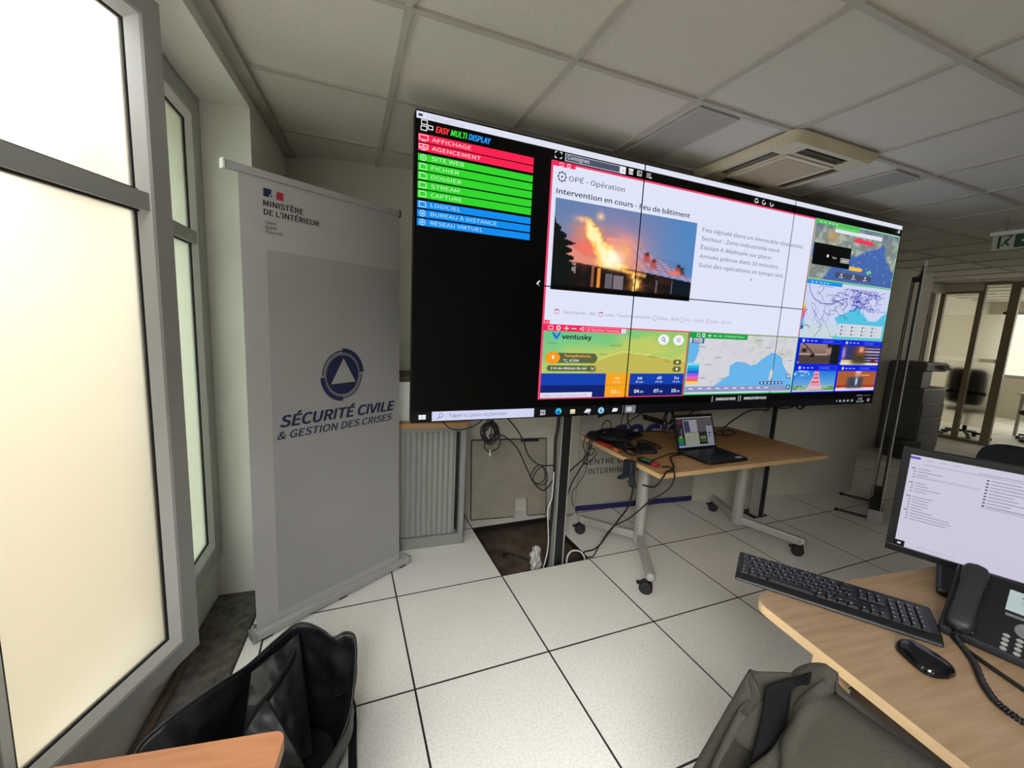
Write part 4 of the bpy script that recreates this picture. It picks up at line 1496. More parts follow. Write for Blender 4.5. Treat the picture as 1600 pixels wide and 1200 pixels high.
t.grid(rib, 160, 2, mat('tambour slat plastic', '#8e8f8c', 0.5, noise=0.05, scale=20), smooth=False)
dd = t.build('roller_door', cb, solid=0.003)
t = MB()
t.box(-CW - 0.01, 0.012, -0.012, CD, CH + 0.001, CH + 0.03, M_beech2, CM)
t.build('worktop', cb, bevel=0.002)
bx = thing('storage_box', 'white box with brown lid on the grey roller cabinet, half hidden by the screen', 'box', (0.62, 0.66, 0.832), cz)
CT = CM @ Matrix.Translation((0, 0, CH + 0.031))
t = MB()
t.box(-0.70, -0.20, 0.06, 0.36, 0.0, 0.25, M_wht, CT)
t.build('carton', bx, bevel=0.004)
t = MB()
t.box(-0.71, -0.19, 0.05, 0.37, 0.251, 0.285, mat('brown lid', '#4a3a2c', 0.6, noise=0.15), CT)
t.build('lid', bx, bevel=0.003)

# ------------------------------------------------------------------ lifted floor tile leaning on the wall
P0 = Vector((1.222, 0.712, 0.002))
tx = Vector((0.994, -0.112, 0)).normalized()
tu = Vector((0.0106, 0.094, 0.592)).normalized()
tn = tx.cross(tu)
TM = Matrix(((tx.x, tu.x, tn.x, P0.x), (tx.y, tu.y, tn.y, P0.y), (tx.z, tu.z, tn.z, P0.z), (0, 0, 0, 1)))
lt = thing('floor_tile', 'lifted cream floor tile with a square notch leaning against the back wall', 'floor tile', (1.52, 0.69, 0))
t = MB()
M_tilef = mat('floor tile vinyl front', '#9a9484', 0.5, noise=0.15, scale=12)
t.prism([(0, 0), (0.335, 0), (0.335, 0.142), (0.445, 0.142), (0.445, 0), (0.6, 0), (0.6, 0.6), (0, 0.6)], -0.03, 0.0, M_tilef, TM)
t.build('tile_slab', lt)
t = MB()
for a, b, c_, d in ((0, 0.0, 0.335, 0.006), (0.445, 0, 0.6, 0.006), (0, 0.592, 0.6, 0.6), (0, 0.006, 0.005, 0.592), (0.594, 0.006, 0.6, 0.592)):
    t.box(a, c_, b, d, 0.0002, 0.0015, M_gasket_shadow, TM)
t.build('edge_trim', lt)
t = MB()
t.box(0.385, 0.53, 0.575, 0.598, 0.002, 0.009, M_black, TM)
t.build('lifting_strip', lt)

# ------------------------------------------------------------------ poster board behind the table
PO, PX_ = Vector((2.062, 0.616, 0)), Vector((0.9959, -0.0905, 0))
po = thing('display_board', 'white board with blue COGIC lettering standing behind the wheeled table', 'poster', tuple(PO + PX_ * 0.56))
PM = Matrix(((PX_.x, 0.0905, 0, PO.x), (PX_.y, 0.9959, 0, PO.y), (0, 0, 1, 0), (0, 0, 0, 1)))
M_board = mat('white foam board', '#a7a297', 0.6, noise=0.05, scale=5)
t = MB()
t.box(0, 1.128, 0.001, 0.009, 0.004, 1.75, M_board, PM)
t.build('board', po)
f = Flat(PO, PX_, (0, 0, 1), 0.0005, 0.0)
f.rect(0.002, 0.006, 1.126, 0.052, M_navy2, 1)
f.text('COGIC', 0.268, 0.93, 0.520, 0.182, M_navy2, 1, shear=0.25, bold=0.03)
f.text('CENTRE OPÉRATIONNEL', 0.045, 0.90, 0.392, 0.042, M_ink, 1, bold=0.004)
f.text('INTERMINISTÉRIEL', 0.092, 0.66, 0.312, 0.045, M_ink, 1, bold=0.004)
f.rect(0.24, 0.0655, 0.92, 0.0675, mat('printed mauve ink', '#6a5a72', 0.6, noise=0.1), 1)
f.text('DIRECTION GÉNÉRALE DE LA SÉCURITÉ CIVILE', 0.24, 0.92, 0.055, 0.007, mat('printed mauve ink', '#6a5a72'), 1)
f.build('lettering', po)

# ------------------------------------------------------------------ folding table on castors
tb = thing('wheeled_table', 'beech-topped table on silver T-legs with black castors under the screens', 'table', (2.61, -0.04, 0))
ZT = 0.71
t = MB()
t.box(1.905, 3.315, -0.43, 0.365, ZT - 0.026, ZT - 0.0005, M_beechedge)
t.box(1.9055, 3.3145, -0.4295, 0.3645, ZT - 0.001, ZT, M_beech2)
t.build('tabletop', tb, bevel=0.0015)
for xl, xe in ((2.14, 1.935), (3.04, 3.225)):
    t = MB()
    yc = -0.045
    M = Matrix.Translation((xl, yc, 0)) @ Matrix.Diagonal((0.75, 1.0, 1.0, 1.0))
    t.lathe([(0.040, 0.085), (0.042, 0.13), (0.042, 0.66), (0.042, ZT - 0.027)], M_silver, 24, M)
    t.lathe([(0.014, 0.13), (0.014, ZT - 0.027)], M_silver, 16, Matrix.Translation((xl + 0.05, yc + 0.05, 0)))
    t.box(xl - 0.035, xl + 0.035, yc - 0.30, yc + 0.30, ZT - 0.05, ZT - 0.027, M_silver)
    lg = t.build('leg', tb)
    for s in (-1, 1):
        q = MB()
        ye = yc + s * 0.362
        q.bar((xl, yc + s * 0.01, 0.128), (xe, ye, 0.098), 0.040, 0.052, M_silver)
        q.lathe([(0.026, 0.088), (0.027, 0.112), (0.020, 0.126), (0.004, 0.130)], M_silver, 18, Matrix.Translation((xe, ye, 0)))
        fo = q.build('foot', lg, bevel=0.004)
        q = MB()
        cx, cy = xe - 0.020, yc + s * 0.352
        A = Matrix.Translation((cx, cy, 0.038)) @ Matrix.Rotation(math.radians({(True, -1): -42, (True, 1): -30, (False, -1): -56, (False, 1): -44}[(xl < 2.5, s)]), 4, 'Z') @ Matrix.Rotation(PI / 2, 4, 'X')
        q.lathe([(0.030, -0.024), (0.037, -0.020), (0.037, -0.004), (0.024, -0.003), (0.024, 0.003), (0.037, 0.004), (0.037, 0.020), (0.030, 0.024)], M_black, 28, A)
        q.lathe([(0.012, 0.038), (0.012, 0.09)], M_black, 12, Matrix.Translation((xe, ye, 0)))
        q.box(-0.052, -0.030, 0.012, 0.022, -0.012, 0.012, M_black, A)
        q.build('castor', lg)
t = MB()
t.box(2.18, 3.00, -0.065, -0.025, ZT - 0.075, ZT - 0.03, M_silver)
t.build('cross_beam', tb)

# ------------------------------------------------------------------ laptop on the table
lp = thing('laptop', 'open black laptop with a lit screen on the wheeled table', 'laptop', (2.47, -0.27, ZT), math.radians(1.2))
LM = Matrix.Translation((2.303, -0.385, ZT)) @ Matrix.Rotation(math.radians(1.2), 4, 'Z')
t = MB()
t.prism([(0.015, 0), (0.32, 0), (0.335, 0.012), (0.335, 0.238), (0, 0.238), (0, 0.012)], 0.001, 0.017, M_black, LM)
t.build('base', lp, bevel=0.002)
t = MB()
for r in range(5):
    for c in range(13):
        t.box(0.025 + c * 0.0222, 0.0445 + c * 0.0222, 0.105 + r * 0.0205, 0.122 + r * 0.0205, 0.017, 0.0185, M_satin, LM)
t.build('keyboard_deck', lp)
t = MB()
t.box(0.118, 0.218, 0.018, 0.085, 0.0172, 0.0178, M_satin, LM)
t.build('touchpad', lp)
t = MB()
t.box(0.255, 0.305, 0.018, 0.042, 0.0172, 0.0180, mat('silver sticker', '#b9bcc2', 0.4, noise=0.1, scale=60), LM)
t.build('sticker', lp)
th = math.radians(18)
SM = LM @ Matrix.Translation((0, 0.236, 0.014)) @ Matrix.Rotation(-th, 4, 'X')
t = MB()
t.box(0, 0.335, 0.0, 0.008, 0.0, 0.226, M_black, SM)
ld = t.build('lid', lp, bevel=0.002)
f = Flat(SM @ Vector((0.012, 0, 0.018)), (SM.to_3x3() @ Vector((1, 0, 0))), (SM.to_3x3() @ Vector((0, 0, 1))), 0.0003, 0.0004)
W2, H2 = 0.311, 0.190
K = 0.33
gl = lambda c: glow(c, K)
f.rect(0, 0, W2, H2, gl('#3a3b40'), 0)
f.rect(0, 0, W2, 0.012, gl('#c9d4e6'), 1)
f.rect(0, H2 - 0.008, W2, H2, gl('#c8c4c8'), 1)
f.rect(0.0, H2 - 0.045, 0.040, H2 - 0.012, gl('#7a4048'), 1)
f.rect(0.0, 0.030, 0.045, 0.062, gl('#3fb03a'), 1)
f.rect(0.0, 0.014, 0.045, 0.030, gl('#2f86c4'), 1)
f.rect(0.012, 0.060, 0.034, 0.072, gl('#d8dce0'), 1)
f.rect(0.030, 0.074, 0.034, 0.118, gl('#cfd2d8'), 1)
f.rect(0.055, 0.092, 0.175, H2 - 0.016, gl('#d5d4e2'), 1)
f.poly([(0.060, 0.094), (0.112, 0.094), (0.104, 0.168), (0.060, 0.168)], gl('#5d5a7c'), 2)
f.rect(0.058, 0.012, 0.180, 0.090, gl('#d2d5bd'), 1)
for k in range(7):
    f.line([(0.07 + k * 0.014, 0.03 + (k * 37 % 5) * 0.01), (0.082 + k * 0.013, 0.045 + (k * 23 % 4) * 0.009)], 0.002, gl('#8f9682'), 2)
f.rect(0.177, 0.092, W2, H2 - 0.012, gl('#7d777c'), 1)
f.rect(0.184, 0.015, 0.250, 0.082, gl('#22331f'), 1)
for k in range(4):
    f.rect(0.192 + k * 0.013, 0.045, 0.199 + k * 0.013, 0.066, gl('#c8cf8a'), 2)
f.rect(0.190, 0.026, 0.246, 0.040, gl('#5a7a4a'), 2)
f.rect(0.252, 0.014, W2 - 0.002, 0.128, gl('#c9c6de'), 2)
f.rect(0.260, 0.078, 0.290, 0.086, gl('#4a4a9a'), 3)
f.rect(0.260, 0.060, 0.282, 0.066, gl('#55559a'), 3)
f.build('screen', ld)

# ------------------------------------------------------------------ cables, strips and adapters
def cable(label, pts, r=0.0035, m=None, n=6, closed=False, name='cable', group=None):
    t = MB()
    t.tube(spl(pts, n, closed), r, m or M_rubber, 7, closed=closed)
    return tag(t.build(name), label, 'cable', group)


# coil hanging below the left end of the screens
t = MB()
rng = random.Random(2)
cc = Vector((1.098, 0.03, 0.862))
pts = []
for k in range(120):
    a = k * 0.62
    rr = 0.048 + 0.013 * math.sin(k * 1.7) + rng.uniform(-0.005, 0.005)
    pts.append(cc + Vector((rr * math.cos(a) * 0.85, 0.022 * math.sin(k * 0.37) + rng.uniform(-0.004, 0.004), rr * math.sin(a) * 1.1)))
pts = [(1.075, 0.0, 0.985)] + pts + [(1.12, 0.03, 0.985)]
t.tube(spl(pts, 2), 0.0028, M_rubber, 6)
tag(t.build('cable_coil'), 'tangled coil of black cable hanging under the left end of the screens', 'cable')
cable('single cable loop hanging below the tangled coil with a white tie', [(1.10, 0.028, 0.93), (1.148, 0.03, 0.864), (1.162, 0.03, 0.81), (1.15, 0.03, 0.771), (1.101, 0.03, 0.752), (1.069, 0.03, 0.785), (1.075, 0.03, 0.83)])
t = MB()
t.tube([(1.101, 0.030, 0.764), (1.103, 0.026, 0.752), (1.102, 0.024, 0.730)], 0.004, M_wht, 6)
tag(t.build('zip_tie'), 'small white cable tie on the loop below the tangled coil', 'cable tie')
cable('black cable drooping from the coil to the left screen post, longer one', [(1.10, 0.05, 0.84), (1.15, 0.05, 0.845), (1.201, 0.05, 0.825), (1.276, 0.05, 0.756), (1.341, 0.05, 0.635), (1.40, 0.05, 0.53), (1.46, 0.05, 0.479), (1.505, 0.055, 0.50), (1.543, 0.07, 0.54)], 0.004)
cable('black cable dropping from the screens past the lifted tile to the left post', [(1.13, 0.04, 0.985), (1.196, 0.05, 0.945), (1.271, 0.05, 0.863), (1.315, 0.05, 0.792), (1.348, 0.05, 0.712), (1.406, 0.05, 0.653), (1.46, 0.055, 0.632), (1.543, 0.06, 0.626)], 0.004)
for k, (dx, dz, lab) in enumerate(((0, 0, 'outer loop of spare cable beside the left screen post'), (0.028, -0.022, 'inner loop of spare cable beside the left screen post'))):
    cc = Vector((1.445 + dx, 0.095 + 0.02 * k, 0.565 + dz))
    cable(lab, [cc + Vector((0.048 * math.cos(a), 0.012 * math.sin(2 * a), 0.058 * math.sin(a))) for a in [i * PI / 6 for i in range(12)]], 0.0032, closed=True, n=3)
cable('thick black cable running down the left screen post', [(1.533, 0.04, 0.97), (1.530, 0.04, 0.86), (1.524, 0.045, 0.795), (1.527, 0.045, 0.68), (1.530, 0.04, 0.44), (1.526, 0.045, 0.15), (1.522, 0.05, 0.0), (1.50, 0.08, -0.105)], 0.009)
cable('thin white cable hanging beside the left screen post', [(1.512, 0.02, 0.60), (1.510, 0.02, 0.44), (1.488, 0.02, 0.36), (1.505, 0.02, 0.16), (1.50, 0.03, 0.03), (1.48, 0.06, -0.11)], 0.0035, M_wht)
cable('short black cable sagging over the cabinet top below the screens', [(0.80, 0.0, 0.985), (0.842, 0.05, 0.925), (0.896, 0.08, 0.880), (0.969, 0.08, 0.876), (1.042, 0.05, 0.918), (1.07, 0.0, 0.985)], 0.0035)
# in the floor opening
t = MB()
t.tube(spl([(1.36, 0.36, -0.11), (1.33, 0.30, -0.05), (1.37, 0.22, -0.02), (1.46, 0.16, -0.05), (1.50, 0.12, -0.11)], 6), 0.006, M_rubber, 8)
tag(t.build('cable'), 'black cable arching inside the open floor hole', 'cable')
cable('white cable bent over the right rim of the floor hole', [(1.66, 0.02, -0.11), (1.665, 0.05, -0.01), (1.70, 0.06, 0.035), (1.76, 0.045, 0.03), (1.785, 0.025, -0.02), (1.78, 0.02, -0.11)], 0.0055, M_wht)
for k, lab in enumerate(('crumpled white sleeve in the floor hole against the left post', 'crumpled dark sleeve at the foot of the left post in the floor hole')):
    t = MB()
    c0 = Vector((1.46, 0.085, 0.0)) if k == 0 else Vector((1.40, 0.05, -0.08))

    def blob(u, v, c0=c0, k=k):
        a = u * 2 * PI
        z = (v - 0.5)
        r = (0.028 + 0.010 * math.sin(a * 3 + v * 9) + 0.006 * math.sin(a * 5 - v * 17)) * (1 - abs(2 * z) ** 4 * 0.8)
        return c0 + Vector((r * math.cos(a), r * math.sin(a), z * (0.2 if k == 0 else 0.09)))
    t.grid(blob, 26, 22, mat('white plastic sleeve', '#b9b7b2', 0.35, noise=0.25, scale=50) if k == 0 else M_rubber, closed_u=True)
    tag(t.build('cable_sleeve'), lab, 'sleeve')
t = MB()
t.box(1.64, 1.74, 0.06, 0.12, -0.124, -0.07, M_dgrey)
t.box(1.645, 1.735, 0.065, 0.115, -0.07, -0.064, M_black)
tag(t.build('floor_socket_box', bevel=0.004), 'dark socket box sunk in the floor hole right of the post', 'socket box')

# on the left end of the table
def strip(name, label, a, b, w, h, m, cat):
    t = MB()
    t.bar(a, b, w, h, m)
    return t, name, label, cat


ps = thing('power_strip', 'long black power strip along the left end of the wheeled table', 'power strip', (1.98, 0.1, ZT))
t = MB()
t.bar((1.935, 0.30, ZT + 0.022), (2.02, -0.02, ZT + 0.022), 0.062, 0.042, M_black)
sb_ = t.build('housing', ps, bevel=0.005)
for k in range(5):
    q = MB()
    c0 = Vector((1.935, 0.30, ZT + 0.044)).lerp(Vector((2.02, -0.02, ZT + 0.044)), (k + 0.5) / 5)
    q.lathe([(0.020, 0), (0.021, 0.0015), (0.017, 0.002), (0.016, 0.0005)], M_dgrey, 18, Matrix.Translation(c0))
    q.build('socket', ps)
ADP = [((2.10, 0.18), 0.11, 0.055, 0.032, 20, 'flat black power adapter at the back of the wheeled table left corner'),
       ((2.15, -0.01), 0.09, 0.05, 0.035, -15, 'black power adapter between the power strip and the laptop'),
       ((2.26, 0.25), 0.12, 0.06, 0.03, 5, 'black power adapter behind the laptop near the table edge')]
for (ax, ay), a, b, h, rz, lab in ADP:
    ad = thing('power_adapter', lab, 'adapter', (ax, ay, ZT), math.radians(rz), 'power adapters on the wheeled table')
    MM = Matrix.Translation((ax, ay, ZT)) @ Matrix.Rotation(math.radians(rz), 4, 'Z')
    t = MB()
    t.box(-a / 2, a / 2, -b / 2, b / 2, 0.001, h, M_satin, MM)
    t.build('case', ad, bevel=0.006)
    t = MB()
    t.tube(spl([MM @ Vector(p) for p in ((a / 2, 0, h / 2), (a / 2 + 0.03, 0.01, h / 2), (a / 2 + 0.05, 0.04, 0.01), (a / 2 + 0.02, 0.07, 0.006), (0, 0.06, 0.006))], 5), 0.003, M_rubber, 7)
    t.build('lead', ad)
sw = thing('network_switch', 'black switch box under the cable tangle on the table', 'network box', (2.06, -0.12, ZT))
t = MB()
MM = Matrix.Translation((2.085, -0.075, ZT)) @ Matrix.Rotation(math.radians(-14), 4, 'Z')
t.box(-0.07, 0.07, -0.045, 0.045, 0.001, 0.03, M_black, MM)
t.build('case', sw, bevel=0.003)
t = MB()
for k in range(5):
    t.box(-0.055 + k * 0.022, -0.041 + k * 0.022, -0.0465, -0.045, 0.010, 0.022, M_dgrey, MM)
t.build('port_row', sw)
for a, b, lab, nm in (((1.905, 0.155), (1.93, 0.045), 'red plug by the back left corner of the wheeled table', 'plug'),):
    t = MB()
    t.bar((a[0], a[1], ZT + 0.012), (b[0], b[1], ZT + 0.012), 0.03, 0.022, M_redp)
    tag(t.build(nm, bevel=0.005), lab, 'plug')
t = MB()
t.bar((1.915, -0.01, ZT + 0.012), (1.925, -0.045, ZT + 0.012), 0.028, 0.022, mat('orange plastic', '#b8582a', 0.5, noise=0.1))
tag(t.build('plug', bevel=0.005), 'orange plug on the left edge of the wheeled table', 'plug')
hb = thing('cable_hub', 'dark hub with green and red plugs near the front left table corner', 'cable hub', (1.95, -0.27, ZT))
t = MB()
t.bar((1.945, -0.205, ZT + 0.012), (1.965, -0.295, ZT + 0.012), 0.036, 0.022, M_black)
t.build('case', hb, bevel=0.004)
t = MB()
t.bar((1.966, -0.298, ZT + 0.012), (1.975, -0.335, ZT + 0.012), 0.03, 0.02, mat('crimson plug', '#9c1f3c', 0.45, noise=0.1))
t.build('red_plug', hb, bevel=0.004)
t = MB()
t.bar((1.932, -0.245, ZT + 0.026), (1.950, -0.30, ZT + 0.026), 0.012, 0.008, mat('green plug', '#1f6b52', 0.45, noise=0.1))
t.build('green_plug', hb, bevel=0.002)
sp = thing('socket_splitter', 'blue-black socket splitter hanging over the left edge of the wheeled table', 'splitter', (1.89, -0.2, ZT))
M_splt = mat('blue black plastic', '#1b222b', 0.4, noise=0.1)
t = MB()
t.bar((1.874, -0.215, ZT + 0.012), (1.866, -0.225, ZT - 0.085), 0.042, 0.075, M_splt, up=(0, 1, 0))
t.build('case', sp, bevel=0.010)
for s in (-1, 1):
    t = MB()
    t.tube([(1.872, -0.225 + s * 0.02, ZT - 0.075), (1.862, -0.225 + s * 0.045, ZT - 0.10), (1.856, -0.225 + s * 0.075, ZT - 0.118)], [0.020, 0.016, 0.011], M_splt, 10)
    t.build('plug_arm', sp)

# loose cables round the table
cable('cable arch standing above the table tangle behind the left post', [(1.965, 0.20, 0.742), (1.958, 0.20, 0.80), (1.975, 0.20, 0.845), (2.005, 0.20, 0.850), (2.028, 0.20, 0.825), (2.036, 0.20, 0.742)])
cable('cable dropping from the screens to the table, first right of the left post', [(2.08, 0.10, 0.985), (2.08, 0.15, 0.892), (2.072, 0.15, 0.826), (2.052, 0.15, 0.765), (2.02, 0.15, 0.745)])
cable('curved cable dropping from the screens to the table, second right of the left post', [(2.12, 0.10, 0.985), (2.122, 0.15, 0.89), (2.14, 0.15, 0.83), (2.18, 0.15, 0.77), (2.21, 0.16, 0.745)], 0.0045)
cable('cable slanting down from the screens towards the tangle, third right of the left post', [(2.27, 0.11, 0.985), (2.24, 0.17, 0.895), (2.20, 0.20, 0.85), (2.17, 0.22, 0.815)])
cable('cable sweeping left from the table tangle to the left post, upper one', [(1.98, 0.17, 0.775), (1.915, 0.19, 0.75), (1.889, 0.2, 0.715), (1.880, 0.2, 0.67), (1.846, 0.2, 0.610), (1.776, 0.19, 0.565), (1.68, 0.15, 0.52), (1.632, 0.10, 0.50)], 0.0045)
cable('cable sweeping left from the table tangle towards the floor behind the post', [(1.97, 0.225, 0.78), (1.915, 0.225, 0.752), (1.886, 0.225, 0.715), (1.884, 0.22, 0.66), (1.875, 0.215, 0.61), (1.804, 0.2, 0.52), (1.74, 0.2, 0.40), (1.70, 0.2, 0.2), (1.68, 0.2, 0.006)], 0.0045)
cable('small cable loop dangling off the back left table corner', [(1.94, 0.29, 0.76), (1.90, 0.285, 0.742), (1.882, 0.28, 0.71), (1.868, 0.27, 0.66), (1.90, 0.265, 0.60), (1.94, 0.265, 0.60), (1.955, 0.265, 0.635), (1.90, 0.255, 0.645), (1.865, 0.25, 0.58), (1.87, 0.245, 0.545), (1.93, 0.245, 0.57), (1.97, 0.245, 0.62)], 0.0032)
cable('thin cable hanging from the table tangle in front of the white board to the floor', [(2.03, 0.29, 0.745), (1.985, 0.345, 0.742), (1.978, 0.378, 0.725), (1.975, 0.385, 0.68), (1.975, 0.39, 0.632), (1.985, 0.39, 0.45), (1.93, 0.39, 0.34), (1.89, 0.40, 0.28), (1.93, 0.45, 0.16), (2.05, 0.56, 0.006), (1.98, 0.57, 0.005), (1.83, 0.52, 0.005)], 0.0025)
cable('cable along the back edge of the table behind the laptop', [(2.06, 0.24, 0.735), (2.14, 0.33, 0.7175), (2.35, 0.335, 0.7175), (2.5, 0.33, 0.7175), (2.62, 0.27, 0.7175)], 0.0045)
cable('cable loop lying on the table between tangle and laptop', [(2.20, 0.13, 0.7185), (2.27, 0.11, 0.7175), (2.285, 0.03, 0.7175), (2.25, -0.05, 0.7175), (2.20, -0.03, 0.7185)], 0.004)
cable('cable hanging down beside the near table leg to the floor hole', [(1.862, -0.225, 0.606), (1.868, -0.235, 0.58), (1.900, -0.23, 0.55), (1.905, -0.2, 0.43), (1.88, -0.15, 0.32), (1.90, -0.03, 0.16), (1.92, 0.05, 0.06), (1.88, 0.07, 0.012), (1.815, 0.07, 0.008), (1.785, 0.07, -0.01), (1.77, 0.07, -0.06)], 0.005)
cable('second cable hanging from the front table corner past the leg to the floor hole', [(1.978, -0.36, 0.722), (1.988, -0.41, 0.736), (1.980, -0.455, 0.708), (1.94, -0.465, 0.64), (1.86, -0.42, 0.56), (1.875, -0.26, 0.39), (1.84, -0.15, 0.28), (1.86, -0.02, 0.10), (1.83, 0.0, 0.014), (1.805, 0.008, 0.008), (1.785, 0.012, -0.01), (1.77, 0.015, -0.06)], 0.0042)
cable('laptop power cable curving over the front left corner of the table', [(2.30, -0.21, 0.718), (2.262, -0.19, 0.7175), (2.17, -0.22, 0.7175), (2.07, -0.35, 0.7175), (2.02, -0.40, 0.7175), (1.95, -0.425, 0.719), (1.905, -0.45, 0.700), (1.882, -0.42, 0.64), (1.885, -0.33, 0.615)], 0.005)
cable('thin cable running from the laptop to the hub', [(2.30, -0.155, 0.7165), (2.22, -0.158, 0.7165), (2.18, -0.175, 0.7165), (2.05, -0.225, 0.7165), (1.985, -0.245, 0.7165)], 0.003)
cable('flat ring of cable lying on the table left of the laptop', [Vector((1.955 + 0.05 * math.cos(a), -0.125 + 0.075 * math.sin(a), 0.745 + 0.008 * math.sin(3 * a))) for a in [k * PI / 6 for k in range(12)]], 0.006, closed=True, n=4)
cable('cable rising from the ring on the table to the right screen post', [(3.0, 0.11, 0.7175), (2.965, 0.11, 0.75), (3.0, 0.1, 0.80), (3.084, 0.1, 0.845), (3.17, 0.1, 0.885), (3.243, 0.1, 0.905), (3.33, 0.1, 0.905), (3.43, 0.11, 0.895), (3.463, 0.13, 0.91)], 0.005)
cable('ring of cable lying on the table right of the laptop', [(2.95, 0.15, 0.7175), (3.007, 0.10, 0.7175), (3.10, 0.12, 0.7175), (3.18, 0.17, 0.7175), (3.19, 0.22, 0.7175), (3.10, 0.235, 0.7175), (3.02, 0.20, 0.7175)], 0.0045, closed=True, n=5)
cable('cable sagging under the right end of the screens', [(3.40, 0.05, 0.985), (3.45, 0.07, 0.93), (3.56, 0.07, 0.915), (3.66, 0.07, 0.925), (3.72, 0.06, 0.985)], 0.006)
cable('short cable loop under the right end of the screens', [(3.64, 0.03, 0.985), (3.65, 0.03, 0.93), (3.70, 0.03, 0.915), (3.735, 0.03, 0.94), (3.74, 0.03, 0.985)], 0.007)
cable('short cable from behind the laptop up to the screens', [(2.72, 0.27, 0.7175), (2.70, 0.25, 0.80), (2.74, 0.18, 0.90), (2.80, 0.10, 0.985)], 0.004)
rng = random.Random(20)
c0 = Vector((2.03, 0.11, ZT + 0.052))
pts = []
for k in range(64):
    a = k * 1.35
    rr = rng.uniform(0.05, 0.17)
    pts.append(c0 + Vector((rr * math.cos(a) * 1.05, rr * math.sin(a) * 0.9, 0.004 + 0.018 * (0.5 + 0.5 * math.sin(k * 2.1)) + 0.02 * max(0, math.sin(k * 0.8)) ** 3)))
t = MB()
t.tube(spl(pts, 6), 0.0034, M_rubber, 6)
tag(t.build('cable_tangle'), 'tangle of black cables heaped over the power strip on the wheeled table', 'cable')
hk = thing('hanging_adapter', 'black power brick with coiled lead hanging below the middle screens', 'adapter', (2.26, 0.05, 0.9))
t = MB()
t.bar((2.185, 0.05, 0.902), (2.325, 0.05, 0.862), 0.05, 0.034, M_black)
t.build('case', hk, bevel=0.006)
t = MB()
t.tube(spl([(2.325, 0.05, 0.862)] + [(2.385 + 0.034 * math.cos(a), 0.05 + 0.01 * math.sin(a * 0.7), 0.895 + 0.045 * math.sin(a)) for a in [PI + k * PI / 5 for k in range(36)]] + [(2.40, 0.05, 0.985)], 3), 0.0035, M_rubber, 6)
t.build('lead', hk)
t = MB()
t.tube(spl([(2.185, 0.05, 0.902), (2.15, 0.05, 0.93), (2.145, 0.05, 0.985)], 5), 0.004, M_rubber, 6)
t.build('mains_lead', hk)


# ------------------------------------------------------------------ ceiling fittings
ac = thing('ceiling_air_conditioner', 'cream square air conditioner cassette set in the ceiling above the screens', 'air conditioner', (2.655, -0.30, H), CA)
M_cream = mat('aged cream plastic', '#c9c0a2', 0.5, noise=0.08, scale=8)
M_cream2 = mat('aged cream grille', '#b0a180', 0.6, noise=0.12, scale=60)
AM = Matrix.Translation((2.655, -0.308, H)) @ Matrix.Rotation(CA, 4, 'Z')
R = 0.335
t = MB()


def rsq(r, c, n=6):
    p = []
    for k, (sx, sy) in enumerate(((1, 1), (-1, 1), (-1, -1), (1, -1))):
        for i in range(n + 1):
            a = PI / 2 * (k + i / n)
            p.append((sx * (r - c) + c * math.cos(a), sy * (r - c) + c * math.sin(a)))
    return p


L0, L1, L2 = rsq(R, 0.05), rsq(R - 0.004, 0.05), rsq(R - 0.035, 0.045)
nn = len(L0)
vs = [AM @ Vector((*p, -0.002)) for p in L0] + [AM @ Vector((*p, -0.016)) for p in L1] + [AM @ Vector((*p, -0.040)) for p in L2]
t.add(vs, [(k * nn + (i + 1) % nn, k * nn + i, (k + 1) * nn + i, (k + 1) * nn + (i + 1) % nn) for k in range(2) for i in range(nn)], M_cream, True)
a0, a1, s0 = R - 0.036, 0.195, 0.165          # rim, inner panel, slot half length
for rot in range(4):
    Q = AM @ Matrix.Rotation(rot * PI / 2, 4, 'Z')
    z4 = -0.04
    for poly in (((-a0, -a0), (a0, -a0), (s0, -0.27), (-s0, -0.27)), ((s0, -0.27), (a0, -a0), (0.27, -s0), (0.207, -0.207)),
                 ((s0, -0.27), (0.207, -0.207), (s0, -0.207)), ((0.27, -s0), (0.207, -s0), (0.207, -0.207)),
                 ((-0.207, -0.207), (0.207, -0.207), (0.185, -0.185), (-0.185, -0.185))):
        t.add([Q @ Vector((x, y, z4)) for x, y in poly], [tuple(range(len(poly)))], M_cream)
    for ya in (-0.27, -0.207):
        t.add([Q @ Vector(v) for v in ((-s0, ya, -0.04), (s0, ya, -0.04), (s0, ya, -0.029), (-s0, ya, -0.029))], [(0, 1, 2, 3)], M_cream2)
    for xa in (-s0, s0):
        t.add([Q @ Vector(v) for v in ((xa, -0.27, -0.04), (xa, -0.207, -0.04), (xa, -0.207, -0.029), (xa, -0.27, -0.029))], [(0, 1, 2, 3)], M_cream2)
t.build('panel', ac)
t = MB()
for rot in range(4):
    Q = AM @ Matrix.Rotation(rot * PI / 2, 4, 'Z')
    t.box(-s0, s0, -0.27, -0.207, -0.030, -0.028, M_gasket_shadow, Q)
o = t.build('air_slots', ac)
for rot in range(4):
    Q = AM @ Matrix.Rotation(rot * PI / 2, 4, 'Z')
    t = MB()
    t.add([Q @ Vector(v) for v in ((-s0 + 0.004, -0.232, -0.0405), (s0 - 0.004, -0.232, -0.0405), (s0 - 0.004, -0.246, -0.034), (-s0 + 0.004, -0.246, -0.034))], [(0, 1, 2, 3)], mat('air vane brown', '#5a5344', 0.5, noise=0.1))
    t.build('air_vane', o, solid=0.003)
t = MB()
t.box(-0.182, 0.182, -0.182, 0.182, -0.046, -0.036, M_cream, AM)
t.box(-0.155, 0.155, -0.155, 0.155, -0.0475, -0.046, M_cream2, AM)
t.build('intake_grille', ac)


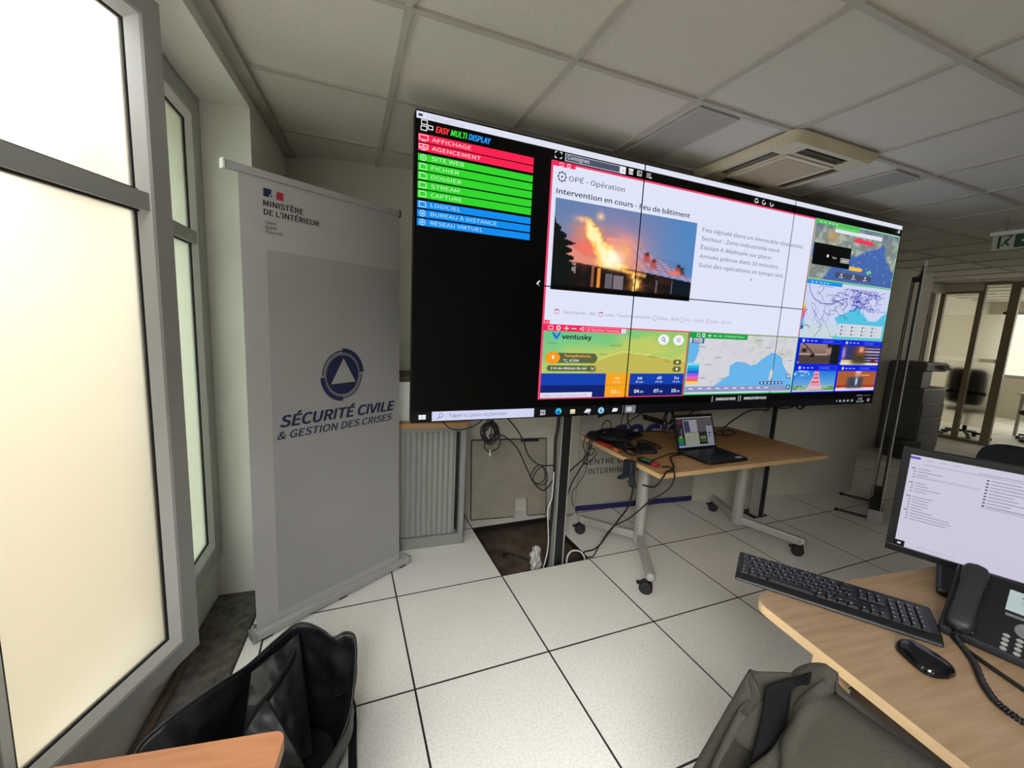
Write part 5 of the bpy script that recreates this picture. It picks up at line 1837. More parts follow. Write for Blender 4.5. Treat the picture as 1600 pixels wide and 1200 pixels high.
def perf_mat():
    m = bpy.data.materials.new('perforated steel')
    m.use_nodes = True
    nt = m.node_tree
    b = nt.nodes['Principled BSDF']
    tc = nt.nodes.new('ShaderNodeTexCoord')
    mp = nt.nodes.new('ShaderNodeMapping')
    mp.inputs['Rotation'].default_value = (0, 0, PI / 4)
    v = nt.nodes.new('ShaderNodeTexVoronoi')
    v.inputs['Scale'].default_value = 95
    v.inputs['Randomness'].default_value = 0.0
    nt.links.new(tc.outputs['Object'], mp.inputs[0])
    nt.links.new(mp.outputs[0], v.inputs['Vector'])
    lt_ = nt.nodes.new('ShaderNodeMath')
    lt_.operation = 'LESS_THAN'
    lt_.inputs[1].default_value = 0.30
    nt.links.new(v.outputs['Distance'], lt_.inputs[0])
    mx = nt.nodes.new('ShaderNodeMix')
    mx.data_type = 'RGBA'
    mx.inputs[6].default_value = (*lin('#a5a39d'), 1)
    mx.inputs[7].default_value = (*lin('#33322f'), 1)
    nt.links.new(lt_.outputs[0], mx.inputs[0])
    nt.links.new(mx.outputs[2], b.inputs['Base Color'])
    b.inputs['Roughness'].default_value = 0.6
    return m


M_perf = perf_mat()
for x0, x1, lab in ((1.80, 2.02, 'perforated grey ceiling vent left of the air conditioner'), (3.285, 3.505, 'perforated grey ceiling vent right of the air conditioner')):
    v = thing('ceiling_vent', lab, 'vent', ((x0 + x1) / 2, -0.28, H), CA, 'perforated ceiling vents')
    t = MB()
    t.box(x0, x1, -0.555, -0.015, H - 0.003, H + 0.006, M_perf)
    t.build('perforated_plate', v)
    t = MB()
    for a, b, c_, d in ((x0 - 0.008, x1 + 0.008, -0.563, -0.555), (x0 - 0.008, x1 + 0.008, -0.015, -0.007), (x0 - 0.008, x0, -0.555, -0.015), (x1, x1 + 0.008, -0.555, -0.015)):
        t.box(a, b, c_, d, H - 0.004, H + 0.006, M_tbar)
    t.build('rim', v)

ex_ = thing('exit_sign', 'green and white exit sign hanging from the ceiling towards the glazed office', 'exit sign', (5.0, -0.56, 2.43))
t = MB()
t.box(4.98, 5.02, -0.76, -0.372, 2.318, 2.342, mat('emergency lamp diffuser', '#eeeee6', 0.3, noise=0.03))
t.build('lamp_bar', ex_, bevel=0.004)
t = MB()
t.box(4.996, 5.004, -0.745, -0.387, 2.205, 2.318, mat('exit sign white acrylic', '#b9bfb2', 0.3, noise=0.04))
pl = t.build('sign_plate', ex_)
M_green = mat('exit sign green', '#1c4a35', 0.4, noise=0.06)
f = Flat((4.996, -0.387, 2.205), (0, -1, 0), (0, 0, 1), 0.0005, 0.0005)
f.rect(0.030, 0.012, 0.046, 0.104, M_green, 1)
f.rect(0.030, 0.098, 0.110, 0.104, M_green, 1)
f.poly([(0.062, 0.062), (0.084, 0.086), (0.096, 0.080), (0.080, 0.054), (0.098, 0.030), (0.088, 0.024), (0.070, 0.046), (0.056, 0.026), (0.048, 0.032), (0.066, 0.058)], M_green, 1)
f.disc(0.094, 0.094, 0.008, M_green, 1, 12)
f.rect(0.118, 0.010, 0.350, 0.106, M_green, 1)
f.poly([(0.150, 0.058), (0.190, 0.090), (0.190, 0.070), (0.300, 0.070), (0.300, 0.046), (0.190, 0.046), (0.190, 0.026)], mat('exit sign pale', '#c9d2c4', 0.4, noise=0.04), 2)
f.build('pictogram', pl)
for y in (-0.70, -0.45):
    t = MB()
    t.cyl((5.0, y, 2.341), (5.0, y, H), 0.004, M_grey, 8)
    t.build('hanger', ex_)

# ------------------------------------------------------------------ second roll-up banner seen edge-on
r2 = thing('edge_on_roll_up_banner', 'roll-up banner seen edge-on with thin feet right of the screens', 'banner', (4.72, -0.07, 0), math.radians(25.5))
RM = Matrix.Translation((4.36, -0.262, 0)) @ Matrix.Rotation(math.radians(25.5), 4, 'Z')
t = MB()
t.box(0.0, 0.85, -0.045, 0.045, 0.02, 0.10, M_dgrey, RM)
t.box(-0.012, 0.0, -0.048, 0.048, 0.0, 0.11, M_lgrey, RM)
t.build('base_cassette', r2, bevel=0.006)
t = MB()
t.box(0.02, 0.83, -0.028, -0.026, 0.10, 2.05, mat('banner back film dark', '#4d4a45', 0.55, noise=0.08, scale=4), RM)
t.build('banner_sheet', r2)
t = MB()
t.box(0.015, 0.835, -0.036, -0.018, 2.045, 2.085, M_lgrey, RM)
t.box(0.01, 0.019, -0.031, -0.023, 0.10, 2.045, M_lgrey, RM)
t.build('top_bar', r2)
t = MB()
t.tube([RM @ Vector(p) for p in ((0.40, 0.035, 0.10), (0.40, 0.02, 1.98), (0.40, -0.02, 2.03))], 0.011, M_alu, 10)
t.box(0.385, 0.415, -0.02, 0.03, 1.97, 2.01, M_black, RM)
t.build('support_pole', r2)
for x in (0.08, 0.58):
    t = MB()
    t.box(x - 0.012, x + 0.012, 0.045, 0.25, 0.004, 0.016, M_dgrey, RM)
    t.lathe([(0.014, 0.0), (0.016, 0.01), (0.012, 0.022)], M_black, 14, RM @ Matrix.Translation((x, 0.252, 0)))
    t.build('foot', r2)

# ------------------------------------------------------------------ photocopier by the corridor wall
cpx = thing('photocopier', 'dark grey photocopier against the corridor wall left of the glazed office', 'photocopier', (7.58, 1.0, 0))
M_cop = mat('copier graphite plastic', '#5b5a58', 0.5, noise=0.1, scale=15)
t = MB()
t.box(7.30, 7.86, 0.80, 1.21, 0.03, 0.90, M_cop)
bo = t.build('body', cpx, bevel=0.012)
for k, (a, b) in enumerate(((0.10, 0.29), (0.31, 0.50), (0.52, 0.70))):
    q = MB()
    q.box(7.32, 7.84, 0.788, 0.80, a, b, M_cop)
    q.build('drawer', bo, bevel=0.004)
t = MB()
t.box(7.30, 7.52, 0.84, 1.21, 0.90, 1.12, M_cop)
t.build('rear_column', cpx, bevel=0.008)
t = MB()
t.box(7.30, 7.84, 0.82, 1.21, 1.12, 1.24, M_cop)
t.build('scanner_lid', cpx, bevel=0.02)
t = MB()
t.tube([(7.70, 0.79, 1.19), (7.82, 0.79, 1.17)], 0.035, M_lgrey, 14)
t.build('control_panel', cpx)
t = MB()
t.box(7.861, 8.03, 0.85, 1.18, 0.88, 0.90, M_lgrey)
t.build('output_tray', cpx, bevel=0.004)
t = MB()
t.box(7.34, 7.82, 0.84, 1.18, 0.0, 0.03, M_black)
t.build('plinth', cpx)
pb = thing('paper_box', 'low dark box on the floor in front of the photocopier', 'box', (7.1, 0.85, 0))
t = MB()
t.box(6.95, 7.28, 0.72, 0.98, 0.0, 0.19, mat('dark cardboard', '#35322d', 0.8, noise=0.15, scale=12))
t.build('carton', pb, bevel=0.004)
t = MB()
t.box(6.945, 7.285, 0.715, 0.985, 0.19, 0.215, mat('dark cardboard lid', '#3d3a34', 0.8, noise=0.15, scale=12))
t.build('lid', pb, bevel=0.004)
wb = thing('wall_telephone', 'dark wall box with pale front beside the photocopier', 'wall box', (6.62, 1.225, 0.55))
t = MB()
t.box(6.60, 6.70, 1.19, 1.2345, 0.24, 0.42, M_wht)
t.build('casing', wb, bevel=0.006)
t = MB()
t.tube(spl([(6.64, 1.20, 0.42), (6.63, 1.19, 0.60), (6.65, 1.21, 0.90), (6.64, 1.225, 1.05)], 6), 0.006, M_rubber, 7)
t.build('lead', wb)


# ------------------------------------------------------------------ office chairs
def office_chair(loc, rz, label, group=None, m=None, back_h=(0.52, 0.95), w=0.46, arms=False, curve=0.05):
    m = m or M_fabric_dk
    root = thing('office_chair', label, 'chair', (loc[0], loc[1], 0), rz, group)
    T = chain_matrix(root)

    def pad(cx, cz, hw, hh, y0, y1, curve, nm):
        """upholstered pad in the x-z plane"""
        t = MB()
        N = 28
        for side, yy in ((0, y0), (1, y1)):
            pass
        rings = []
        for q in range(7):
            s = q / 6
            y = y0 + (y1 - y0) * s
            k = 1 - 0.10 * (2 * s - 1) ** 4 - 0.02
            ring = []
            for i in range(N):
                a = 2 * PI * i / N
                c, s_ = math.cos(a), math.sin(a)
                x = hw * k * math.copysign(abs(c) ** 0.35, c)
                z = hh * k * math.copysign(abs(s_) ** 0.35, s_)
                ring.append(T @ Vector((cx + x, y + curve * (x / hw) ** 2, cz + z)))
            rings.append(ring)
        vs = [v for r in rings for v in r]
        fs = [(q * N + i, q * N + (i + 1) % N, (q + 1) * N + (i + 1) % N, (q + 1) * N + i) for q in range(6) for i in range(N)]
        t.add(vs, fs, m, True)
        for r, rev in ((rings[0], True), (rings[-1], False)):
            c = sum(r, Vector()) / N
            t.add(r + [c], [((i + 1) % N, i, N) if not rev else (i, (i + 1) % N, N) for i in range(N)], m, True)
        return t.build(nm, root)
    pad(0, (back_h[0] + back_h[1]) / 2, w / 2, (back_h[1] - back_h[0]) / 2, -0.26, -0.20, curve, 'backrest')
    # seat: same pad lying down
    t = MB()
    N = 28
    rings = []
    for q in range(6):
        s = q / 5
        k = 1 - 0.10 * (2 * s - 1) ** 4
        rings.append([T @ Vector((0.24 * k * math.copysign(abs(math.cos(2 * PI * i / N)) ** 0.4, math.cos(2 * PI * i / N)),
                                  0.02 + 0.235 * k * math.copysign(abs(math.sin(2 * PI * i / N)) ** 0.4, math.sin(2 * PI * i / N)), 0.42 + 0.075 * s)) for i in range(N)])
    vs = [v for r in rings for v in r]
    t.add(vs, [(q * N + i, q * N + (i + 1) % N, (q + 1) * N + (i + 1) % N, (q + 1) * N + i) for q in range(5) for i in range(N)], m, True)
    for r in (rings[0], rings[-1]):
        t.add(r, [tuple(range(N))], m)
    t.build('seat', root)
    t = MB()
    t.cyl(T @ Vector((0, 0, 0.10)), T @ Vector((0, 0, 0.42)), 0.026, M_black, 16)
    t.build('gas_column', root)
    t = MB()
    t.tube(spl([T @ Vector(p) for p in ((0, -0.05, 0.41), (0, -0.23, 0.41), (0, -0.285, 0.46), (0, -0.275, 0.62))], 5), 0.018, M_black, 8)
    t.build('back_bracket', root)
    for k in range(5):
        a = 2 * PI * k / 5 + 0.3
        d = Vector((math.cos(a), math.sin(a), 0))
        t = MB()
        t.bar(T @ (d * 0.02 + Vector((0, 0, 0.105))), T @ (d * 0.29 + Vector((0, 0, 0.075))), 0.04, 0.03, M_black)
        lg = t.build('leg', root, bevel=0.005)
        t = MB()
        e = Vector((-d.y, d.x, 0))
        t.cyl(T @ (d * 0.29 + e * -0.022 + Vector((0, 0, 0.028))), T @ (d * 0.29 + e * 0.022 + Vector((0, 0, 0.028))), 0.028, M_black, 16)
        t.build('castor', lg)
    if arms:
        for s in (-1, 1):
            t = MB()
            t.tube(spl([T @ Vector(p) for p in ((s * 0.20, 0.0, 0.43), (s * 0.29, 0.0, 0.46), (s * 0.29, 0.0, 0.64), (s * 0.285, 0.10, 0.665), (s * 0.285, -0.14, 0.665))], 5), 0.017, M_black, 8)
            t.build('armrest', root)
    return root


office_chair((1.277, -1.965), math.radians(-96), 'office chair pushed to the desk under the olive jacket', back_h=(0.58, 0.880), w=0.40, curve=0.0)
office_chair((3.40, -1.235), math.radians(90), 'dark blue office chair standing behind the desk monitor', back_h=(0.47, 0.965))
office_chair((9.80, 1.24), math.radians(-95), 'office chair blurred behind the frosted glass pane', back_h=(0.55, 1.14), w=0.50, m=mat('grey office fabric', '#2e2e2c', 0.9, noise=0.1, scale=150))
office_chair((10.62, 0.62), math.radians(60), 'black office chair in the open doorway of the glazed office', arms=True, back_h=(0.50, 1.0))
od = thing('office_desk', 'pale desk in the bright office beyond the partition doorway', 'desk', (11.4, 0.4, 0))
t = MB()
t.box(10.95, 11.85, -0.6, 1.1, 0.715, 0.74, mat('pale laminate', '#c9c0ab', 0.45, noise=0.06))
t.build('tabletop', od, bevel=0.002)
for x in (10.98, 11.78):
    for y in (-0.56, 1.02):
        t = MB()
        t.box(x, x + 0.04, y, y + 0.04, 0, 0.715, M_silver)
        t.build('leg', od)
pp = thing('paper_stack', 'loose papers on the pale desk in the bright office', 'papers', (11.2, 0.75, 0.74))
t = MB()
for k in range(5):
    MM = Matrix.Translation((11.2 + 0.02 * k, 0.62 + 0.03 * k, 0.7405 + 0.004 * k)) @ Matrix.Rotation(0.3 * k, 4, 'Z')
    t.box(-0.105, 0.105, -0.15, 0.15, 0, 0.003, M_wht, MM)
t.build('sheets', pp)
t = MB()
t.lathe([(0.08, 0.0), (0.105, 0.24), (0.10, 0.24), (0.08, 0.01)], M_wht, 24, Matrix.Translation((9.52, 1.62, 0)))
tag(t.build('waste_bin'), 'small white bin on the floor behind the glass partition', 'bin')
w4 = thing('window_4', None, None)
struct(w4)
t = MB()
for y in (-3.37, -0.5, 2.27):
    t.box(13.47, 13.53, y - 0.03, y + 0.03, 0.86, 2.25, M_frame)
t.box(13.47, 13.53, -3.4, 2.3, 0.86, 0.92, M_frame)
t.box(13.47, 13.53, -3.4, 2.3, 2.19, 2.25, M_frame)
t.build('window_frame', w4)

# ------------------------------------------------------------------ right-hand desk and what stands on it
DZ = 0.735
DM = Matrix.Translation((1.405, -1.348, 0)) @ Matrix.Rotation(math.radians(-7.0), 4, 'Z')      # x along the back edge, -y towards the camera
dk = thing('beech_desk', 'beech desk with rounded corner carrying keyboard, monitor and telephone', 'desk', (1.85, -2.0, 0), math.radians(-7))
out = []
rc = 0.055
for k in range(7):
    a = PI / 2 + PI / 2 * k / 6
    out.append((rc + rc * math.cos(a), -rc + rc * math.sin(a)))
out += [(0.0, -1.6), (0.86, -1.6), (0.86, 0.0)]
t = MB()
t.prism(out, DZ - 0.025, DZ - 0.0008, mat('desk edge band', '#ecca9b', 0.5, noise=0.1, scale=14, stretch=(1, 1, 6)), DM)
inn = [(x + (0.0008 if x < 0.4 else -0.0008), y - 0.0008 if y > -1 else y + 0.0008) for x, y in out]
t.prism(inn, DZ - 0.001, DZ, mat('beech desk laminate', '#ac9070', 0.42, noise=0.22, scale=4, stretch=(1.5, 14, 1), col2='#997c5c'), DM)
t.build('desktop', dk)
t = MB()
t.box(0.0005, 0.07, -0.235, -0.19, 0.0, DZ - 0.0255, mat('desk edge band', '#ecca9b'), DM)
t.build('leg', dk, bevel=0.002)
t = MB()
t.box(0.0005, 0.07, -1.55, -1.505, 0.0, DZ - 0.0255, mat('desk edge band', '#ecca9b'), DM)
t.build('leg', dk, bevel=0.002)
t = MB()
t.box(0.072, 0.09, -1.50, -0.237, 0.58, DZ - 0.026, mat('desk shade panel', '#4a3524', 0.6, noise=0.2, scale=6), DM)  # dark board added to stand in for the shade beneath the desktop
t.build('underdesk_shade', dk)

kb = thing('keyboard', 'black full-size keyboard overhanging the rounded corner of the beech desk', 'keyboard', (1.613, -1.426, DZ), math.radians(-55.5))
KM = chain_matrix(kb)
t = MB()
prof = [(-0.075, 0.0), (0.070, 0.0), (0.070, 0.026), (0.055, 0.028), (-0.050, 0.018), (-0.072, 0.008)]
vs = [KM @ Vector((x, y, z + 0.002)) for x in (-0.226, 0.226) for y, z in prof]
n6 = len(prof)
t.add(vs, [tuple(range(n6)), tuple(range(2 * n6 - 1, n6 - 1, -1))] + [((i + 1) % n6, i, n6 + i, n6 + (i + 1) % n6) for i in range(n6)], M_black)
t.build('body', kb, bevel=0.004)
for sx in (-0.17, 0.17):
    t = MB()
    t.box(sx - 0.02, sx + 0.02, 0.05, 0.06, 0.0, 0.003, M_rubber, KM)
    t.build('rubber_foot', kb)
slope = math.atan2(0.010, 0.105)
M_key = mat('keycap black', '#16181c', 0.33, noise=0.12, scale=90)
M_leg = mat('keycap white legend', '#9ea2a8', 0.5, noise=0.1)
KT = KM @ Matrix.Translation((0, -0.05, 0.0203)) @ Matrix.Rotation(slope, 4, 'X')
_kc = {}


def key(cx, cy, w, h, tall=0.0065):
    k = (round(w, 4), round(h, 4))
    if k not in _kc:
        t = MB()
        a, b = w / 2, h / 2
        vs = [(-a, -b, 0), (a, -b, 0), (a, b, 0), (-a, b, 0), (-a * 0.8, -b * 0.74, tall), (a * 0.8, -b * 0.74, tall), (a * 0.8, b * 0.86, tall), (-a * 0.8, b * 0.86, tall)]
        t.add(vs, [(3, 2, 1, 0), (4, 5, 6, 7), (0, 1, 5, 4), (1, 2, 6, 5), (2, 3, 7, 6), (3, 0, 4, 7)], M_key)
        if w < 0.025:
            z = tall + 0.0002
            t.add([(-a * 0.55, b * 0.1, z), (-a * 0.1, b * 0.1, z), (-a * 0.1, b * 0.6, z), (-a * 0.55, b * 0.6, z)], [(0, 1, 2, 3)], M_leg)
        o = t.build('key')
        _kc[k] = o
    else:
        o = _kc[k].copy()
        COL.objects.link(o)
    o.parent = kb
    o.matrix_parent_inverse = Matrix()
    Ml = chain_matrix(kb).inverted() @ KT @ Matrix.Translation((cx, cy, 0))
    o.location = Ml.to_translation()
    o.rotation_euler = Ml.to_euler()


U = 0.0186
x0k = -0.215
nkeys = 0
for y, ks in ((0.005, [1.25, 1.25, 1.25, 6.25, 1.25, 1.25, 1.25, 1.25]), (0.0235, [1.25] + [1] * 11 + [2.75]), (0.042, [1.75] + [1] * 12 + [1.25]),
              (0.0605, [1.5] + [1] * 12 + [1.5]), (0.079, [1] * 13 + [2])):
    x = x0k
    for w in ks:
        key(x + w * U / 2, y, w * U - 0.001, 0.0175)
        x += w * U
for i in range(9):
    key(x0k + U * (0.5 + 1.7 * i), 0.100, U * 1.1, 0.011, 0.004)
xn = x0k + 15.3 * U
for r, y in enumerate((0.079, 0.0605)):
    for c in range(3):
        key(xn + (c + 0.5) * U, y, U - 0.001, 0.0175)
for c in range(3):
    key(xn + (c + 0.5) * U, 0.005, U - 0.001, 0.0175)
key(xn + 1.5 * U, 0.0235, U - 0.001, 0.0175)
xp = x0k + 18.6 * U
for r, y in enumerate((0.079, 0.0605, 0.042, 0.0235, 0.005)):
    for c in range(4):
        key(xp + (c + 0.5) * U, y, U - 0.001, 0.0175)

ms = thing('computer_mouse', 'glossy black mouse on the beech desk in front of the keyboard', 'mouse', (1.574, -1.658, DZ), math.radians(-14))
MM = chain_matrix(ms)
M_gloss = mat('glossy black plastic', '#0c0d0f', 0.16, noise=0.1, scale=60)
t = MB()


def mouse(u, v):
    a = 2 * PI * u
    y = -0.050 + 0.102 * v
    s = math.sqrt(max(0.0, 1 - (2 * v - 1) ** 4))
    w = (0.047 - 0.018 * v) * s
    hh = (0.036 - 0.012 * v - 0.012 * (1 - v) ** 3) * (0.3 + 0.7 * s)
    x = w * math.cos(a)
    z = hh * max(math.sin(a), -0.12)
    return MM @ Vector((x, y, 0.0045 + z if math.sin(a) > -0.12 else 0.0035))


t.grid(mouse, 36, 24, M_gloss, closed_u=True)
t.build('shell', ms)
t = MB()
t.cyl(MM @ Vector((-0.0035, 0.027, 0.024)), MM @ Vector((0.0035, 0.027, 0.024)), 0.010, M_dgrey, 20)
t.build('scroll_wheel', ms)

# monitor
mu, mn = Vector((0.3705, -0.9288, 0)), Vector((-0.9288, -0.3705, 0))
MO = Vector((1.935, -1.397, 0))
MQ = Matrix(((mu.x, -mn.x, 0, MO.x), (mu.y, -mn.y, 0, MO.y), (0, 0, 1, 0), (0, 0, 0, 1)))
mo = thing('monitor', 'black desktop monitor showing a white file list on the beech desk', 'monitor', tuple(MO + mu * 0.27 - mn * 0.06 + Vector((0, 0, DZ))), math.atan2(mu.y, mu.x))
t = MB()
t.box(0, 0.545, 0.0, 0.032, 0.817, 1.148, M_black, MQ)
t.box(0.05, 0.495, 0.032, 0.055, 0.86, 1.11, M_black, MQ)
ho = t.build('housing', mo, bevel=0.007)
t = MB()
for a, b, c_, d in ((0.0, 0.545, 0.817, 0.838), (0.0, 0.545, 1.130, 1.148), (0.0, 0.020, 0.838, 1.130), (0.525, 0.545, 0.838, 1.130)):
    t.box(a, b, -0.004, 0.001, c_, d, M_satin, MQ)
t.build('bezel', ho, bevel=0.0015)
f = Flat(MO + Vector((0, 0, 0)) + mu * 0.020, mu, (0, 0, 1), 0.0003, 0.0012)
Z0, Z1, XW = 0.838, 1.130, 0.505
K2 = 0.80
gm = lambda c: glow(c, K2)
f.rect(0, Z0, XW, Z1, gm('#dedcf0'), 0)
f.rect(0, Z1 - 0.012, 0.022, Z1 - 0.005, gm('#5a62c8'), 1)
G1, G2 = gm('#a6a6b8'), gm('#c3c3d4')
rng = random.Random(8)
for k in range(3):
    f.rect(0.035 + k * 0.028, Z1 - 0.012, 0.050 + k * 0.028, Z1 - 0.009, G2, 1)
f.rect(0.03, Z1 - 0.026, 0.36, Z1 - 0.023, G2, 1)
f.rect(0.14, Z1 - 0.020, 0.24, Z1 - 0.018, G1, 1)
for k in range(19):
    z = Z1 - 0.040 - k * 0.0088
    if k in (4, 9):
        continue
    f.rect(0.012 if k % 5 else 0.006, z - 0.002, 0.016, z + 0.001, gm('#77778a'), 1)
    f.rect(0.020, z - 0.0015, 0.020 + rng.uniform(0.02, 0.055) + (0.06 if k > 15 else 0), z + 0.001, G1, 1)
f.rect(0.016, Z1 - 0.068, 0.150, Z1 - 0.061, gm('#cfcfe0'), 1)
for k in range(9):
    z = Z1 - 0.034 - k * 0.0092
    f.rect(0.158, z - 0.0025, 0.163, z + 0.0015, gm('#55566a'), 1)
    f.rect(0.166, z - 0.0015, 0.166 + rng.uniform(0.04, 0.10), z + 0.0012, G1, 1)
    f.rect(0.290, z - 0.0012, 0.325, z + 0.001, G2, 1)
    f.rect(0.37, z - 0.0012, 0.41, z + 0.001, G2, 1)
f.rect(0.156, Z1 - 0.116, 0.47, Z1 - 0.110, gm('#c9c9dd'), 1)
f.rect(0, Z0, 0.022, Z0 + 0.018, gm('#101118'), 1)
f.rect(0.006, Z0 + 0.006, 0.014, Z0 + 0.012, gm('#dfe1ea'), 2)
f.rect(0.05, Z0 + 0.010, 0.13, Z0 + 0.012, G2, 1)
f.build('screen', ho)
t = MB()
t.box(0.225, 0.32, 0.045, 0.075, 0.76, 0.98, M_black, MQ)
t.build('stand_neck', mo, bevel=0.006)
t = MB()
t.box(0.125, 0.42, -0.035, 0.20, DZ + 0.001, DZ + 0.026, M_black, MQ)
t.build('stand_base', mo, bevel=0.010)

# desk telephone
px_, py_ = Vector((0.23, -0.973, 0)), Vector((0.973, 0.23, 0))
PHM = Matrix(((px_.x, py_.x, 0, 1.745), (px_.y, py_.y, 0, -1.612), (0, 0, 1, DZ), (0, 0, 0, 1)))
ph = thing('desk_telephone', 'black desk telephone with handset and small lit display on the beech desk', 'telephone', tuple(PHM @ Vector((0.1, 0.08, 0))), math.atan2(px_.y, px_.x))
sl_a = math.atan2(0.125, 0.150)
t = MB()
prof = [(0.0, 0.001), (0.165, 0.001), (0.165, 0.13), (0.152, 0.143), (0.0, 0.018)]
vs = [PHM @ Vector((x, y, z)) for x in (0.0, 0.205) for y, z in prof]
t.add(vs, [tuple(range(5)), tuple(range(9, 4, -1))] + [((i + 1) % 5, i, 5 + i, 5 + (i + 1) % 5) for i in range(5)], M_satin)
pb_ = t.build('body', ph, bevel=0.006)
SL = PHM @ Matrix.Translation((0, 0.0, 0.018)) @ Matrix.Rotation(math.atan2(0.125, 0.152), 4, 'X')       # sloping front, y up the slope
t = MB()
NS = 26


def handset(u, v):
    a = 2 * PI * u
    y = -0.004 + 0.195 * v
    e = math.sqrt(max(0.0, 1 - (2 * v - 1) ** 8))
    bulge = 0.5 + 0.5 * math.cos(2 * PI * v)
    w = (0.021 + 0.0065 * bulge ** 2) * e
    th = (0.013 + 0.006 * bulge) * (0.3 + 0.7 * e)
    zc = 0.028 - 0.006 * bulge + 0.004
    c, s = math.cos(a), math.sin(a)
    return SL @ Vector((0.036 + w * math.copysign(abs(c) ** 0.6, c), y, zc + th * math.copysign(abs(s) ** 0.7, s)))


t.grid(handset, 30, NS, mat('handset matt plastic', '#26272a', 0.5, noise=0.12, scale=70), closed_u=True)
t.build('handset', ph)
t = MB()
t.box(0.010, 0.062, 0.010, 0.045, 0.0, 0.012, M_black, SL)
t.box(0.010, 0.062, 0.145, 0.180, 0.0, 0.012, M_black, SL)
t.build('cradle', ph, bevel=0.003)
f = Flat(SL @ Vector((0.096, 0.112, 0)), SL.to_3x3() @ Vector((1, 0, 0)), SL.to_3x3() @ Vector((0, 1, 0)), 0.0004, 0.0015)
gp = lambda c: glow(c, 0.72)
f.rect(0, 0, 0.09, 0.058, gp('#cfe0e0'), 0)
for x in (0.024, 0.036):
    f.disc(x, 0.044, 0.0035, gp('#9aa8ac'), 1, 12)
f.rect(0.022, 0.033, 0.060, 0.036, gp('#b3c4c6'), 1)
f.rect(0.022, 0.026, 0.045, 0.029, gp('#b3c4c6'), 1)
f.build('display', pb_)
t = MB()
t.box(0.098, 0.19, 0.098, 0.104, 0.0, 0.003, mat('phone grey key', '#77797b', 0.45, noise=0.08), SL)
t.build('soft_key_bar', ph)
t = MB()
t.lathe([(0.0185, 0), (0.0185, 0.0025), (0.016, 0.0035), (0.009, 0.0035), (0.008, 0.002)], mat('phone grey key', '#77797b'), 26, SL @ Matrix.Translation((0.135, 0.073, 0)))
t.build('navigator_ring', ph)
for r in range(4):
    for c in range(3):
        t = MB()
        t.lathe([(0.0062, 0), (0.0062, 0.0022), (0.005, 0.003)], mat('phone light key', '#9b9d9c', 0.45, noise=0.08), 18, SL @ Matrix.Translation((0.108 + c * 0.021, 0.046 - r * 0.0115, 0)) @ Matrix.Diagonal((1, 0.72, 1, 1)))
        t.build('dial_key', ph)
# coiled handset cord and line cable
t = MB()
base = spl([SL @ Vector((0.036, -0.004, 0.022)), Vector((1.738, -1.655, DZ + 0.010)), Vector((1.678, -1.705, DZ + 0.009)), Vector((1.610, -1.745, DZ + 0.009)), Vector((1.566, -1.790, DZ + 0.009)), Vector((1.56, -1.87, DZ + 0.009)), Vector((1.60, -1.96, DZ + 0.009))], 60)
ccoil = []
for i, p in enumerate(base):
    d = (base[min(i + 1, len(base) - 1)] - base[max(i - 1, 0)]).normalized()
    x = d.cross(Vector((0, 0, 1))).normalized()
    y = x.cross(d)
    a = i * 1.15
    ccoil.append(p + (x * math.cos(a) + y * math.sin(a)) * 0.0052)
t.tube(ccoil, 0.0024, M_rubber, 5)
tag(t.build('handset_cord'), 'coiled black handset cord running across the desk past the mouse', 'cord')
cable('smooth black telephone line curving over the desk beside the coiled cord', [(1.762, -1.632, DZ + 0.010), (1.735, -1.655, DZ + 0.006), (1.712, -1.70, DZ + 0.006), (1.69, -1.76, DZ + 0.006), (1.672, -1.82, DZ + 0.006), (1.66, -1.90, DZ + 0.006)], 0.005)

# ------------------------------------------------------------------ olive jacket over the chair back
jk = thing('olive_jacket', 'olive green jacket draped over the chair back at the beech desk', 'jacket', (1.06, -1.93, 0.4))
YE, YN = -1.745, -2.19          # far and near end of the chair back


def jacket(u, v):
    """u round the chair back (outer side, far end, inner side), v from ridge to hem"""
    t_ = v
    z = 0.928 - 0.40 * t_ ** 1.08
    w = 0.004 + 0.105 * t_ ** 0.42
    if u < 0.3:
        s = u / 0.3
        p = Vector((0, YN + (YE - YN) * s, 0))
        nx_ = Vector((-1, 0, 0))
        ang = 0.0
    elif u < 0.75:
        a = (u - 0.3) / 0.45 * PI
        p = Vector((0, YE, 0))
        nx_ = Vector((-math.cos(a), math.sin(a), 0))
        ang = a
    else:
        s = (u - 0.75) / 0.25
        p = Vector((0, YE + (YN - YE) * s, 0))
        nx_ = Vector((1, 0, 0))
        ang = PI
    f1 = math.sin(ang * 4.0 + 0.4) if 0.3 <= u < 0.75 else math.sin(0.4)
    fold = (0.048 * f1 + 0.018 * math.sin(ang * 9 + 5 * t_)) * t_ ** 0.7
    if 0.3 <= u < 0.75:
        fold -= 0.10 * math.exp(-((ang - 1.05) / 0.26) ** 2) * min(1, t_ * 2.2)
    wob = 0.014 * mnoise.noise(Vector((u * 9, v * 4, 2.0))) + 0.012 * mnoise.noise(Vector((u * 20, v * 7, 5.0)))
    rad = max(0.003 + 0.05 * min(1, t_ * 6), w + fold + wob * min(1, t_ * 5)) if t_ > 0 else 0.003
    q = p + nx_ * rad
    sag = 0.012 * math.sin(u * 14) * (1 - t_)
    return Vector((1.060 + q.x, q.y, z + sag - 0.012 * (0.5 + 0.5 * math.cos(2 * ang)) * (1 - t_)))


t = MB()
t.grid(jacket, 150, 60, M_olive)
t.build('body', jk, solid=0.004)
t = MB()      # collar flap sticking out at the far end


